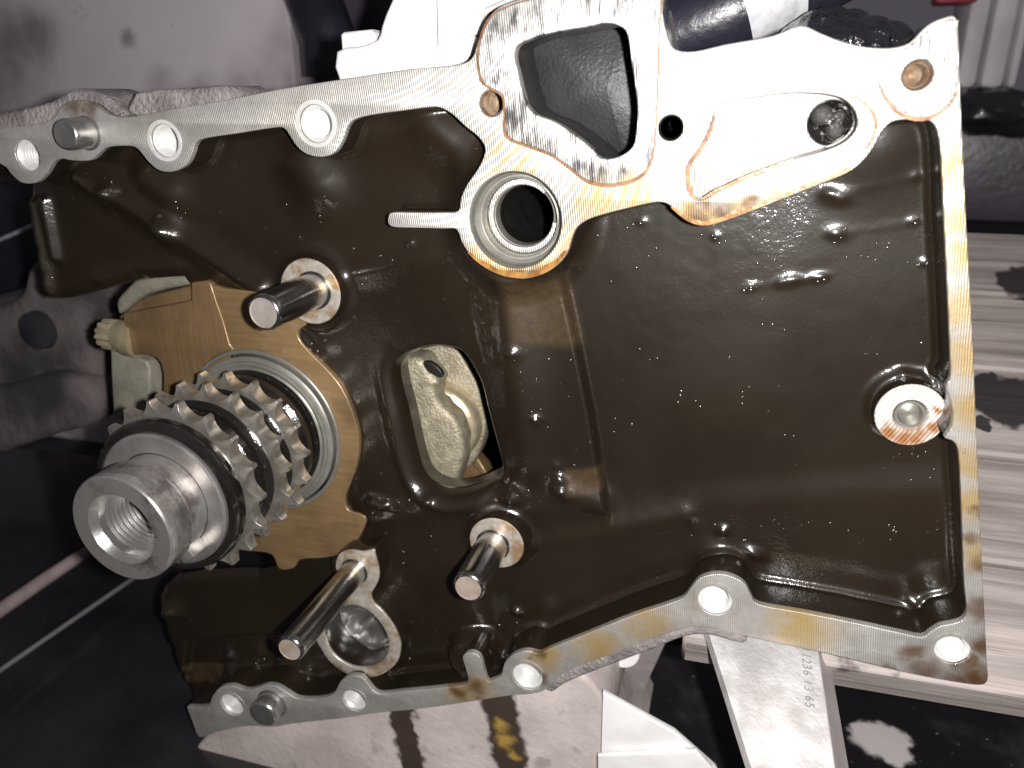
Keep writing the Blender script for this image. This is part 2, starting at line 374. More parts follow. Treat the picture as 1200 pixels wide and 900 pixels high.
# disc pad round the corner bolt
pad = [(1036, 64), (1060, 57), (1080, 41), (1097, 30), (1119, 23), (1121, 60), (1122, 95), (1112, 120), (1096, 132), (1078, 136), (1057, 131), (1039, 115), (1029, 92)]
plate('corner_pad', [PL(smooth(pad, 3)), circ(P(1075, 88), RAD(1075, 88, 0, 17))], .0005, .004, .0003, 'scraped_aluminium', block)
# pocket floor with its plug hole
PLUG = P(973, 144, -.0075); PR = RAD(973, 144, -.0075, 25)
big_pocket = PL(smooth([((x - 905) * 1.03 + 905, (y - 168) * 1.06 + 168) for x, y in pocket], 3), 0)
plate('oil_pocket_floor', [big_pocket, circ(PLUG, PR)], -.0075, .004, .0004, 'machined_aluminium', block)
lathe('plug_bore', [(PR * 1.02, -.0076), (PR * .95, -.008), (PR * .95, -.012), (PR * .6, -.0125), (PR * .5, -.011), (PR * .2, -.0105), (.0001, -.0105)], PLUG, 'black_oil', block, 40)
for q, rr in ((2.4, .5), (-.9, .42), (.6, .3)):
    c = (PLUG[0] + PR * .5 * math.cos(q), PLUG[1] + PR * .5 * math.sin(q))
    lathe('plug_ball', [(.0001, -.008), (PR * rr * .5, -.0084), (PR * rr * .86, -.0095), (PR * rr, -.0112)], c, 'polished_steel', block, 24)

def ribbon(name, L, w0, w1, side, h, mat):
    A = np.array(PL(smooth(L, 4, False))); T_ = np.gradient(A, axis=0); T_ /= np.hypot(*T_.T)[:, None]; N_ = np.stack([-T_[:, 1], T_[:, 0]], 1) * side
    ww = np.array([w0 + (w1 - w0) * (.5 + .5 * mnoise.noise(Vector((q[0] * 260, q[1] * 260, .3)))) for q in A]) * np.sin(np.linspace(.05, math.pi - .05, len(A)))**.4
    B = A + N_ * ww[:, None]; V_ = [(x, -h, z) for x, z in A] + [(x, -h - .0, z) for x, z in B]; n_ = len(A)
    V_ += [(x, -h + .0006, z) for x, z in A] + [(x, -h + .0006, z) for x, z in B]
    F_ = []
    for i in range(n_ - 1): F_ += [(i, i + 1, n_ + i + 1, n_ + i), (n_ + i, n_ + i + 1, 3 * n_ + i + 1, 3 * n_ + i), (2 * n_ + i, 2 * n_ + i + 1, i + 1, i)]
    return mesh(name, V_, F_, mat, block, 40)
simple('amber_oil', (.20, .085, .022), (.36, .19, .06), .25, .1, 260, 600, .3, .0004, coat=.8)
ribbon('oil_residue', pocket[1:7] + [(816, 235)], .0006, .0016, 1, .00018, 'gasket_brown')
ribbon('oil_residue', [(823, 234), (843, 224), (867, 213), (900, 200), (930, 187)], .0004, .0012, 1, .00018, 'amber_oil')
ribbon('oil_residue', [(786, 243), (796, 252), (808, 260), (825, 264), (850, 258), (900, 239), (950, 219), (990, 203), (1008, 190)], .0005, .0020, 1, .00016, 'amber_oil')
ribbon('oil_residue', [(1031, 98), (1040, 116), (1057, 132), (1078, 137), (1096, 133), (1112, 121), (1121, 104)], .0004, .0011, -1, .00016, 'gasket_brown')
ribbon('oil_residue', [(1000, 112), (1015, 125), (1024, 142), (1022, 160), (1012, 176)], .0003, .0009, 1, .00016, 'gasket_brown')
ribbon('oil_residue', [(548, 296), (562, 309), (585, 321), (612, 326), (636, 321), (654, 309), (665, 294)], .0008, .0024, 1, .00016, 'amber_oil')
# coolant port: a real cavity behind the opening
def cavity(name, loop, h0, depth, mat, taper=.94, shift=(0, 0), steps=6, bow=0, jit=.0):
    A = np.array(loop); c = A.mean(0); n = len(A); V = []; F = []
    for i in range(steps + 1):
        t = i / steps; k = 1 + (taper - 1) * t
        for q in c + (A - c) * k + np.array(shift) * t: V.append((q[0], -(h0 - depth * t), q[1]))
    for i in range(steps):
        for j in range(n): F.append((i * n + j, i * n + (j + 1) % n, (i + 1) * n + (j + 1) % n, (i + 1) * n + j))
    for s in range(1, 6):                                   # domed floor
        k = taper * (1 - s / 5.0) + 1e-3
        for q in c + (A - c) * k + np.array(shift): V.append((q[0], -(h0 - depth - bow * math.sin(s / 5 * math.pi / 2)), q[1]))
        o = (steps + s - 1) * n
        for j in range(n): F.append((o + j, o + (j + 1) % n, o + n + (j + 1) % n, o + n + j))
    return mesh(name, V, F, mat, block, 50)
cavity('coolant_port', port_xz, -.0010, .026, 'port_casting', 1.25, (.002, .001), bow=-.006)

# bore with counterbore, shoulder and gap
c = BORE
lathe('bore_sleeve', [(BR * 1.005, -.0006), (BR * .97, -.0012), (BR * .965, -.0050), (BR * .90, -.0058), (BR * .86, -.0058), (BR * .85, -.0052), (BR * .82, -.0050), (BR * .81, -.0085), (BR * .78, -.0095), (BR * .66, -.0097), (BR * .64, -.0105), (BR * .63, -.013)], c, 'bearing_grey', block, 72)
lathe('bore_hole', [(BR * .632, -.0125), (BR * .63, -.085), (.0002, -.086)], (c[0], c[1]), 'dark_bore', block, 56)
sn = []
for k in range(26):
    q = math.radians(-8 - k * 12.2); sn.append((q, BR * .80))
ring_o = [(c[0] + r * math.cos(q), c[1] + r * math.sin(q)) for q, r in sn] + [(c[0] + .67 * BR * math.cos(q), c[1] + .67 * BR * math.sin(q)) for q, r in sn][::-1]
plate('snap_ring', [ring_o], -.0082, .0014, .0003, 'machined_aluminium', block)

# guide pins on round bosses
def pin_boss(x, y, h, rpx, rough='varnished_ring'):
    cc = P(x, y, h); R = RAD(x, y, h, rpx)
    return cc, R
t = NT('varnished_ring'); n = t.noise(150, 4, .6)
c0 = t.mix(t.rng(t.noise(500, 3), .3, .7), (.46, .42, .36), (.62, .57, .50)); c0 = t.mix(t.rng(n, .42, .62, 0, .85), c0, (.33, .19, .075))
t.set(Base_Color=c0, Metallic=.5, Roughness=.36, Coat_Weight=.5, Coat_Roughness=.12); t.bump((t.noise(700, 3), .2, .0002)); M['varnished_ring'] = t.m
brushed('wet_steel', (.46, .45, .44), (.60, .59, .58), .17, 1., (200, 1400, 200), .6)
def guide_pin(bx, by, hb, Rb, px, py, rpx, length, end):
    cb = P(bx, by, hb); R = RAD(bx, by, hb, Rb)
    if Rb: 
        bs = lathe('pin_boss', [(R * 1.16, hb - .008), (R * 1.04, hb - .0015), (R * 1.005, hb - .0003)], cb, 'oily_casting', block, 56)
        lathe('boss_face', [(R * 1.005, hb - .0003), (R * .975, hb), (R * .75, hb + .0001), (R * .4, hb)], cb, 'varnished_ring', bs, 56)
    cc = P(px, py, hb); r = RAD(px, py, hb, rpx); T = hb + length
    p = lathe('guide_pin', [(r * 1.13, hb - .001), (r * 1.12, hb + .0006), (r, hb + .0012), (r, hb + .004), (r, T - .0022), (r * .96, T - .0008), (r * .86, T - .0001), (r * .80, T)], cc, 'wet_steel', block, 48)
    lathe('pin_end_face', [(r * .80, T), (r * .78, T - .0003), (r * .4, T - .0003), (.00005, T - .0003)], cc, end, p, 40)
guide_pin(363.1, 341.9, -.0062, 39, 368, 340, 20.5, .0276, 'pin_end')
guide_pin(581.5, 637, -.0060, 33, 578, 638, 18.3, .0248, 'brown_reflect_end')
guide_pin(416, 667, -.0035, 0, 416, 669, 15.2, .0424, 'brown_reflect_end')
# keyhole-shaped raised ring under the long pin
KC = P(425.5, 752, -.003); KR = RAD(425, 752, -.003, 43)
key = [(x / 5.29 + 320, y / 5.29 + 630) for x, y in [(400, 225), (386, 180), (400, 115), (440, 85), (490, 78), (550, 88), (600, 78), (625, 78), (632, 110), (650, 180), (655, 250), (630, 310), (608, 350), (620, 400), (680, 460), (740, 540), (780, 620), (790, 690), (770, 770),
       (710, 830), (640, 862), (560, 868), (480, 855), (410, 820), (340, 760), (290, 680), (268, 630), (275, 540), (310, 440), (360, 350), (405, 280)]]
khole = [(x / 5.29 + 320, y / 5.29 + 630) for x, y in [(470, 418), (540, 430), (600, 462), (650, 510), (690, 570), (715, 640), (712, 710), (680, 765), (620, 800), (550, 810), (480, 795), (410, 755), (355, 700), (322, 630), (318, 560), (340, 500), (385, 450)]]
kh_xz = PL(smooth(khole, 3), -.003)
plate('keyhole_ring', [PL(smooth(key, 3), -.003), kh_xz], -.003, .0012, .0004, 'varnished_ring', block)
kk = np.array(PL(smooth(key, 3), -.003)); kcm = kk.mean(0)
plate('ring_wall', [[tuple(q) for q in kcm + (kk - kcm) * 1.01], kh_xz], -.0038, .012, .0004, 'oily_casting', block)
def bumpy(base):
    return base
KCc = np.array(kh_xz).mean(0)
V = []; F = []; n = len(kh_xz); A = np.array(kh_xz)
for i in range(9):
    t = i / 8; k = 1 + .02 * t if i < 5 else 1.02 - (i - 4) * .25
    for j, q in enumerate(KCc + (A - KCc) * k):
        dd = -.0036 - .014 * min(t * 1.6, 1) + .004 * mnoise.noise(Vector((q[0] * 160, q[1] * 160, t * 3))) * (1 if i > 1 else 0)
        V.append((q[0], -dd, q[1]))
for i in range(8):
    for j in range(n): F.append((i * n + j, i * n + (j + 1) % n, (i + 1) * n + (j + 1) % n, (i + 1) * n + j))
F.append(tuple(8 * n + j for j in range(n)))
mesh('oil_gallery', V, F, 'polished_steel', block, 60)

# boss by the right edge
hb = -.0105; RBc = P(1067, 487, hb); RB = RAD(1067, 487, hb, 38.5)
t = NT('flash_white_face'); ln = t.n('ShaderNodeTexWave'); ln.inputs['Scale'].default_value = 330; ln.inputs['Distortion'].default_value = .8
mp = t.n('ShaderNodeMapping'); mp.inputs['Rotation'].default_value = (0, -.5, 0); t.l(t.co, mp.inputs[0]); t.l(mp.outputs[0], ln.inputs['Vector'])
am = t.spots(spotlist([(1062, 515, 16), (1080, 512, 14), (1095, 500, 10), (1045, 508, 10), (1098, 480, 7)], -.0105))
c0 = t.mix(t.math('MULTIPLY', ln.outputs['Fac'], .5), (.84, .80, .77), (.55, .44, .36)); c0 = t.mix(am, c0, (.34, .15, .055))  # base whitened to paint in the flash glare, amber oil marks below
t.set(Base_Color=c0, Metallic=.45, Roughness=.40, Coat_Weight=.4, Coat_Roughness=.15); t.bump((ln.outputs['Fac'], .4, .0002)); M['flash_white_face'] = t.m
lathe('boss_side', [(RB * 1.10, hb - .012), (RB * 1.03, hb - .0014), (RB * 1.003, hb - .0003)], RBc, 'oily_casting', block, 56)
bo = lathe('cover_boss', [(RB * 1.003, hb - .0003), (RB * .975, hb), (RB * .52, hb), (RB * .47, hb - .0006), (RB * .46, hb - .004)], RBc, 'flash_white_face', block, 56)
lathe('threaded_insert', [(RB * .46, hb - .0018), (RB * .43, hb - .0008), (RB * .36, hb - .0008), (RB * .33, hb - .002), (RB * .30, hb - .0032), (RB * .12, hb - .0026), (.0001, hb - .0025)], RBc, 'bearing_grey', bo, 40)
# dowel pins pressed into the flange
for x, y, r, L, mt in ((102, 156, 17.5, .0085, 'pin_end'), (319, 824, 17, .0065, 'bearing_grey')):
    c = P(x, y); r = RAD(x, y, 0, r)
    p = lathe('dowel_pin', [(r * 1.16, -.001), (r * 1.12, .0003), (r, .0005), (r, L - .0012), (r * .93, L - .0003), (r * .84, L), (r * .5, L - .0001), (.0001, L - .0001)], c, 'polished_steel', block, 44)

# --- machined bearing housing (brown varnished) and crank axis
DT = .143
AX = (-1.05814 * DT, ZC - .76763 * DT)
RING = .0301; HH = -.0101
house = [(243, 337), (262, 338), (290, 341), (320, 346), (347, 362), (360, 378), (349, 388), (352, 400), (366, 416), (384, 434), (400, 454), (413, 482), (420, 510), (419, 540), (410, 568), (404, 584), (408, 598), (428, 606), (424, 624), (408, 646), (380, 654), (352, 656), (344, 666), (327, 667), (318, 650), (292, 646), (262, 640), (240, 600), (262, 500), (272, 440), (262, 390)]
hp = np.array(PL(smooth(house, 3), HH))
plate('bearing_housing', [[tuple(q) for q in hp], circ(AX, RING, 72)], HH, .006, .0005, 'varnished_housing', block)

# --- front panel: one casting with ribs, lips and fillets, as a height field
HB = -.012
left_edge = [(219, 829), (210, 795), (200, 762), (190, 735), (184, 712), (187, 692), (205, 676), (240, 670), (300, 668), (330, 662)]
left_up = [(262, 560), (250, 470), (262, 400), (240, 345), (215, 324), (165, 327), (115, 341), (72, 352), (58, 346), (52, 320), (46, 290), (38, 250), (30, 215), (-60, 190)]
fo = PL([(-60, 164), (0, 153), (60, 143), (150, 140), (265, 122), (400, 98), (535, 82), (560, 70), (575, 30), (600, 10), (770, -5), (785, 60), (850, 58), (938, 36), (1015, 60), (1066, 55), (1118, 24), (1126, 250), (1142, 600), (1150, 795), (1090, 788), (970, 760), (835, 732), (795, 733), (700, 768), (650, 790), (600, 808), (500, 822), (400, 834), (300, 842), (240, 850)])
panel_poly = fo + PL(left_edge, HB) + PL(left_up, HB)
win = [(x / 4.283 + 440, y / 4.283 + 390) for x, y in [(105, 190), (130, 140), (190, 105), (300, 80), (400, 92), (440, 120), (480, 180), (520, 260), (550, 380), (575, 470), (605, 580), (626, 660), (618, 705), (575, 745), (480, 785), (380, 797), (300, 777), (243, 735), (210, 660), (180, 540), (150, 400), (120, 290)]]
win_xz = PL(smooth(win, 4), HB - .001)
ST = .0006
pp = np.array(panel_poly); x0, z0 = pp.min(0) - .002; x1, z1 = pp.max(0) + .002
gx = np.arange(x0, x1, ST); gz = np.arange(z0, z1, ST); NX, NZ = len(gx), len(gz)
X, Z = np.meshgrid(gx, gz); G = np.stack([X.ravel(), Z.ravel()], 1)
def valid(Q):
    a = sdf(Q, panel_poly); b = -sdf(Q, win_xz); c_ = np.hypot(Q[:, 0] - AX[0], Q[:, 1] - AX[1]) - RING * 1.04
    d_ = np.hypot(Q[:, 0] - BORE[0], Q[:, 1] - BORE[1]) - BR * .95
    e_ = -sdf(Q, port_xz) - .0005; f_ = -sdf(Q, kh_xz) - .001; g_ = -sdf(Q, flange_xz) + .0016
    return np.minimum.reduce([a, b, c_, d_, e_, f_, g_])
vd = valid(G); ins = (vd > 0).reshape(NZ, NX)
cell = ins[:-1, :-1] | ins[1:, :-1] | ins[:-1, 1:] | ins[1:, 1:]
use = np.zeros((NZ, NX), bool)
for a in (0, 1):
    for b in (0, 1): use[a:NZ - 1 + a, b:NX - 1 + b] |= cell
idx = -np.ones(NZ * NX, int); ids = np.flatnonzero(use.ravel()); idx[ids] = np.arange(len(ids))
Q = G[ids].copy(); v = vd[ids]
e = 2e-4
for it in range(2):                                       # pull the outside rim on to the true outline
    o = np.flatnonzero(v < 0); q = Q[o]
    gxv = (valid(q + (e, 0)) - valid(q - (e, 0))) / (2 * e); gzv = (valid(q + (0, e)) - valid(q - (0, e))) / (2 * e)
    gl = np.maximum(np.hypot(gxv, gzv), .3)
    Q[o] = q - (v[o] / gl**2)[:, None] * np.stack([gxv, gzv], 1); v[o] = valid(Q[o])
H = np.full(len(Q), HB)
deep = PL([(656, 322), (666, 365), (679, 425), (692, 490), (703, 560), (711, 602), (718, 640), (740, 760), (1200, 860), (1200, 60), (900, 60), (700, 240)], HB)
low = PL([(560, 622), (712, 606), (800, 588), (950, 575), (1200, 560), (1200, 900), (560, 900)], HB)
slow = sst(sdf(Q, low), .006)
H -= .0042 * sst(sdf(Q, deep), .0009) * (1 - slow) + .0029 * slow
low2 = PL([(220, 752), (300, 746), (420, 742), (420, 900), (200, 900)], HB)
H -= .0035 * sst(sdf(Q, low2), .0016)
sf = -sdf(Q, flange_xz)                                   # distance from the flange wall
H += .0015 * np.clip(1 - np.maximum(sf, 0) / .0018, 0, 1)**2
for (x, y, r, a, w) in ((363, 342, 38, .0040, .005), (581, 637, 33, .0040, .005), (1067, 487, 39, .0016, .003), (425, 752, 44, .005, .004), (416, 668, 26, .006, .005), (603, 259, 68, .006, .009)):
    cc = P(x, y, HB + .004); d = np.hypot(Q[:, 0] - cc[0], Q[:, 1] - cc[1]) - RAD(x, y, HB, r)
    H = np.maximum(H, H + a * np.clip(1 - np.maximum(d, 0) / w, 0, 1)**2 * (H < HB + .004))
def rib(a, b, amp, w, pw=2):
    global H
    d = segd(Q, P(*a, HB), P(*b, HB)); H = H + amp * np.exp(-(d / w)**pw)
rib((100, 205), (200, 268), .0040, .0042); rib((46, 238), (60, 345), .0040, .0022); rib((56, 235), (68, 300), .0030, .0020); rib((200, 268), (305, 338), .0034, .0042)
rib((592, 330), (618, 540), .0030, .0075); rib((400, 322), (540, 296), .0016, .0045)
rib((440, 150), (500, 160), .0012, .008); rib((100, 208), (128, 236), .0016, .0018)
rib((120, 335), (210, 318), .0015, .004); rib((500, 135), (540, 175), .0034, .0070)
rib((430, 600), (560, 590), .0018, .006); rib((620, 640), (800, 610), .0012, .004)
rib((835, 690), (838, 660), .0030, .0070); rib((660, 575), (705, 590), .0016, .004); rib((180, 210), (200, 225), .004, .007); rib((360, 195), (372, 215), .004, .008)
rib((1035, 160), (1035, 160), .003, .012); rib((260, 800), (300, 770), .0022, .005); rib((330, 780), (370, 790), .0022, .004)
cb = P(556, 762, HB); d = np.hypot(Q[:, 0] - cb[0], Q[:, 1] - cb[1]); H += .0070 * sst(.0085 - d, .0022)
cb = P(206, 712, HB); d = np.hypot(Q[:, 0] - cb[0], Q[:, 1] - cb[1]); H += .0022 * np.exp(-(d / .005)**2)
dw = np.maximum(-sdf(Q, win_xz), 0)                       # lip round the window, rolled inwards
wc = np.array(win_xz).mean(0); wdir = (Q - wc) / np.maximum(np.hypot(*(Q - wc).T), 1e-6)[:, None]
H += .0019 * np.clip(.15 + wdir @ np.array((-.75, -.66)), .05, 1) * np.exp(-((dw - .0048) / .0022)**2) - .0045 * np.clip(1 - dw / .0026, 0, 1)**2
le = PL(left_edge, HB) ; lu = PL(left_up[4:], HB)
for L in (le[:9], lu):
    for a, b in zip(L[:-1], L[1:]): 
        d = segd(Q, a, b); H -= .0040 * np.clip(1 - d / .0045, 0, 1)**2 * .5
bead = [(980, 231, 5), (988, 236, 3), (972, 228, 3), (1076, 208, 3.5), (985, 275, 3.5), (978, 278, 2.5), (1073, 262, 2.4), (925, 333, 4), (915, 335, 3.5), (935, 331, 3), (958, 329, 3), (966, 328, 2.4), (880, 340, 2.4), (872, 341, 2),
    (1087, 311, 2.6), (1077, 310, 2), (1061, 441, 3), (1097, 441, 2.6), (838, 280, 2.4), (602, 411, 4), (603, 335, 2.6), (675, 315, 3), (884, 653, 3.4), (872, 634, 2.2), (847, 626, 3), (838, 615, 2), (835, 640, 2), (1074, 712, 3), (1066, 711, 2), (1080, 714, 2), (1030, 720, 1.8), (1047, 622, 2), (1050, 624, 1.8), (973, 613, 1.8), (994, 622, 2),
    (201, 713, 4), (197, 716, 2.6), (265, 772, 3), (268, 785, 3.4), (300, 778, 2.4), (310, 772, 2), (350, 788, 3), (357, 783, 2.6), (560, 757, 3.6), (552, 765, 2.4), (585, 733, 2.2), (603, 722, 2.6), (578, 768, 2), (480, 772, 2), (425, 700, 1.8), (456, 605, 2), (440, 585, 3), (452, 588, 2.4), (466, 590, 2), (505, 582, 2.6), (598, 585, 3), (604, 583, 2.2), (656, 560, 2.4), (657, 572, 2.6), (655, 555, 1.8), (630, 490, 2.4),
    (132, 225, 3), (127, 214, 2.2), (420, 320, 2.2), (424, 333, 2), (345, 398, 3), (355, 404, 2.4), (363, 410, 2), (445, 300, 2), (481, 284, 3), (750, 262, 2.4), (700, 276, 2), (760, 300, 1.6), (770, 420, 1.6), (740, 497, 1.8), (905, 380, 1.6), (1010, 300, 1.4), (1040, 290, 1.6), (900, 300, 1.5), (920, 510, 1.4), (716, 330, 1.6), (815, 470, 1.5), (1090, 560, 1.8), (1110, 552, 2)]
rm = random.Random(11)
for x_, y_, r_ in bead:
    if r_ < 2.3: continue
    cc = np.array(P(x_, y_, HB)); k_ = np.flatnonzero((abs(Q[:, 0] - cc[0]) < .012) & (abs(Q[:, 1] - cc[1]) < .012))
    an = rm.uniform(-.4, .4); dx = (Q[k_] - cc); u_ = dx[:, 0] * math.cos(an) + dx[:, 1] * math.sin(an); v_ = -dx[:, 0] * math.sin(an) + dx[:, 1] * math.cos(an)
    w_ = .00040 * r_ * rm.uniform(.85, 1.15); st = rm.uniform(1.0, 1.8)
    kt = min(1.15, max(.30, 1.15 * math.hypot(cc[0], cc[1] - ZC) / D / .86)); w_ *= 1.5 if kt > .7 else 1.
    H[k_] += w_ * kt * np.exp(-((u_ / (w_ * st))**2 + (v_ / w_)**2))
for a_, b_, am, w_ in (((895, 339), (972, 327), .00009, .0011), ((968, 233), (1082, 206), .00007, .0012), ((970, 279), (1080, 262), .00006, .0012), ((560, 345), (578, 420), .0006, .0022), ((128, 208), (140, 222), .0006, .002), ((590, 560), (605, 585), .0006, .002), ((655, 545), (662, 582), .0005, .0018), ((262, 765), (275, 792), .0008, .0018), ((350, 392), (372, 415), .0007, .002), ((440, 590), (470, 592), .0006, .0016), ((415, 545), (412, 575), .0006, .0018)):
    d = segd(Q, P(*a_, HB), P(*b_, HB)); wob_ = np.array([mnoise.noise(Vector((q[0] * 500, q[1] * 500, 1.7))) if dd < .008 else 0 for q, dd in zip(Q, d)])
    H += am * np.exp(-(d / w_)**2) * (1 + .7 * wob_)
nz = np.array([mnoise.fractal(Vector((q[0] * 55, q[1] * 55, 3.1)), 1.0, 2.0, 3) for q in Q]); H += .00013 * nz
nz2 = np.array([mnoise.noise(Vector((q[0] * 330, q[1] * 330, 8.1))) for q in Q])
pat = np.array([mnoise.noise(Vector((q[0] * 28, q[1] * 28, 5.7))) for q in Q]); H += .00004 * nz2 * np.clip(pat * 3 + .3, 0, 1)
under = sf < 0                                            # below the flange the sheet drops out of the way
H[under] = np.minimum(H[under], -.003)
for x, y, hb_, r in ((363.1, 341.9, -.0062, 39), (581.5, 637, -.0060, 33), (1067, 487, -.0105, 38.5)):
    cc = P(x, y, hb_); d = np.hypot(Q[:, 0] - cc[0], Q[:, 1] - cc[1]) - RAD(x, y, hb_, r)
    H = np.minimum(H, hb_ - .0012 + np.maximum(d - .0006, 0) * .25 + np.where(d > .004, .01, 0) * np.clip((d - .004) / .004, 0, 1))
H = np.where(-sdf(Q, [tuple(q) for q in hp]) < .0004, np.minimum(H, HH - .0008), H)
ci, cj = np.nonzero(cell)
F = np.stack([idx[ci * NX + cj], idx[ci * NX + cj + 1], idx[(ci + 1) * NX + cj + 1], idx[(ci + 1) * NX + cj]], 1)
V = np.stack([Q[:, 0], -H, Q[:, 1]], 1)
Vl = V.tolist(); Fl = F.tolist()
# wall of the window and of the open left edge, going back
def skirt(L, h0s, depth):
    b0 = len(Vl)
    for (x, z), h0 in zip(L, h0s): Vl.append((x, -h0, z)); Vl.append((x, -(h0 - depth), z))
    for i in range(len(L) - 1): Fl.append((b0 + 2 * i, b0 + 2 * i + 1, b0 + 2 * i + 3, b0 + 2 * i + 2))
WL = win_xz + [win_xz[0]]
skirt(WL, [HB - .0045] * len(WL), .006)
fp = mesh('front_panel', Vl, Fl, 'oily_casting', block, 75)
thin = np.zeros(len(Vl))
for L, w_, a_ in (([(596, 326), (640, 330), (656, 323), (666, 362), (676, 402), (650, 402), (606, 396)], .0022, .75), ([(664, 552), (700, 550), (704, 574), (668, 578)], .0012, .8), ([(205, 783), (258, 784), (254, 800), (212, 808)], .0008, .7), ([(30, 225), (60, 225), (70, 300), (60, 340)], .004, .0)):
    thin[:len(Q)] = np.maximum(thin[:len(Q)], a_ * sst(sdf(Q, PL(L, HB)) + w_ * .4, w_))
atr = fp.data.attributes.new('thin', 'FLOAT', 'POINT'); atr.data.foreach_set('value', thin)

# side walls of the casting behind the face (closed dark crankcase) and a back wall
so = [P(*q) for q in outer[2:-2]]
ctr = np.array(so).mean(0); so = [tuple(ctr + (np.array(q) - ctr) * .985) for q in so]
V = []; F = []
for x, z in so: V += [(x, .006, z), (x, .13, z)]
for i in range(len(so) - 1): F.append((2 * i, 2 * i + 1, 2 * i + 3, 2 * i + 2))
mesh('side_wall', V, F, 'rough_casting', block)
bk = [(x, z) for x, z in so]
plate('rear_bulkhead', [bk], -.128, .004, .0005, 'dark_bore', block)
# rough cast lips standing out behind the flange
lipA = [(-60, 150), (-20, 136), (30, 126), (60, 118), (80, 106), (100, 104), (120, 111), (134, 122), (148, 134), (120, 150), (40, 160), (-60, 175)]
plate('cast_lip', [PL(smooth(lipA, 3), -.003)], -.003, .02, .0015, 'rough_casting', block)
lipB = [(154, 136), (156, 112), (166, 107), (200, 104), (235, 102), (258, 100), (266, 104), (268, 118), (250, 132)]
plate('cast_lip', [PL(smooth(lipB, 3), -.003)], -.003, .02, .0012, 'rough_casting', block)
lipC = [(640, 800), (646, 812), (662, 802), (690, 790), (730, 775), (770, 760), (800, 748), (830, 745), (870, 755), (870, 745), (810, 735), (700, 770)]
plate('cast_lip', [PL(smooth(lipC, 3), -.003)], -.003, .02, .0012, 'rough_casting', block)

# ------------------------------------------------------------------ CRANKSHAFT
crank = thing('crankshaft', 'steel crankshaft nose with three rows of sprocket teeth sticking out towards the camera', 'crankshaft')
T = D - DT
rn = .0161
t = NT('nose_steel'); n = t.noise(90, 6, .7); q = t.spots(spotlist([(205, 540, 12), (190, 548, 12), (175, 545, 10), (220, 552, 8)], .048))
band = t.rng(t.noise(1, 3, .6, t.scaled((60, 900, 60))), .3, .7)
c0 = t.mix(band, (.50, .48, .46), (.60, .58, .56)); c0 = t.mix(t.rng(n, .46, .66, 0, .8), c0, (.14, .11, .11)); c0 = t.mix(t.math('MULTIPLY', q, .55), c0, (.30, .13, .11))
t.set(Base_Color=c0, Metallic=.85, Roughness=t.rng(n, .3, .7, .18, .36)); t.bump((band, .05, .0003), (t.noise(220, 4), .25, .0004)); M['nose_steel'] = t.m
def rough_r(r, h, q): return r * (1 + .012 * mnoise.noise(Vector((math.cos(q) * 3, math.sin(q) * 3, h * 500)))) if .046 < h < .0495 else r
nose = lathe('crank_nose', [(.0106, T), (.0125, T), (rn * .96, T), (rn * .985, T - .0004), (rn, T - .0012), (rn, T - .0035), (rn, T - .0068), (rn * 1.005, T - .0080), (rn * .97, T - .0086), (rn * .90, T - .0092), (rn * .925, T - .0100), (rn * .925, T - .018), (rn * .925, T - .03)], AX, 'nose_steel', crank, 96, rfun=rough_r, ang=24)
pr = [(.0106, T), (.0092, T - .0022), (.0090, T - .0040)]
z = T - .0040
for i in range(9): pr += [(.0090, z - .0003), (.0083, z - .0009), (.0090, z - .0015)]; z -= .0016
pr += [(.0081, z), (.0081, z - .006), (.0002, z - .008)]
lathe('threaded_bore', pr, AX, 'polished_steel', nose, 64, ang=20)
# key flat on the neck
lathe('collar', [(rn * .94, .0406), (0.0165, 0.0409), (0.0201, 0.0409), (0.0209, 0.0405), (0.0210, 0.0394)], AX, 'crank_steel', crank, 96, ang=20)
key_dir = np.array((math.cos(math.radians(-52)), 0, math.sin(math.radians(-52))))
kc = np.array((AX[0], 0, AX[1])) + key_dir * rn * .98
box('key', (kc[0], -.0437, kc[2]), (.0050, .0065, .0052), 'crank_steel', crank, (0, math.radians(52), 0), .0006)
hubp = [(.0208, .0396), (.0217, .0403), (.0231, .0400), (.0238, .0386), (.0240, .0370), (.0239, .0355), (.0232, .0348), (.0231, .0290), (.0226, .0284), (.0214, .0280), (.0214, .0268), (.0220, .0262), (.0221, .0240), (.0215, .0232), (.0214, .0212), (.0226, .0205), (.0231, .0200), (.0231, .0142), (.0224, .0136), (.0214, .0130), (.0214, .0106), (.0226, .0100), (.0231, .0095), (.0231, .0040), (.0224, .0034), (.0212, .0028), (.0216, .0000), (.0230, -.0012), (.0233, -.0032)]
lathe('sprocket_hub', hubp, AX, 'black_oil', crank, 96)
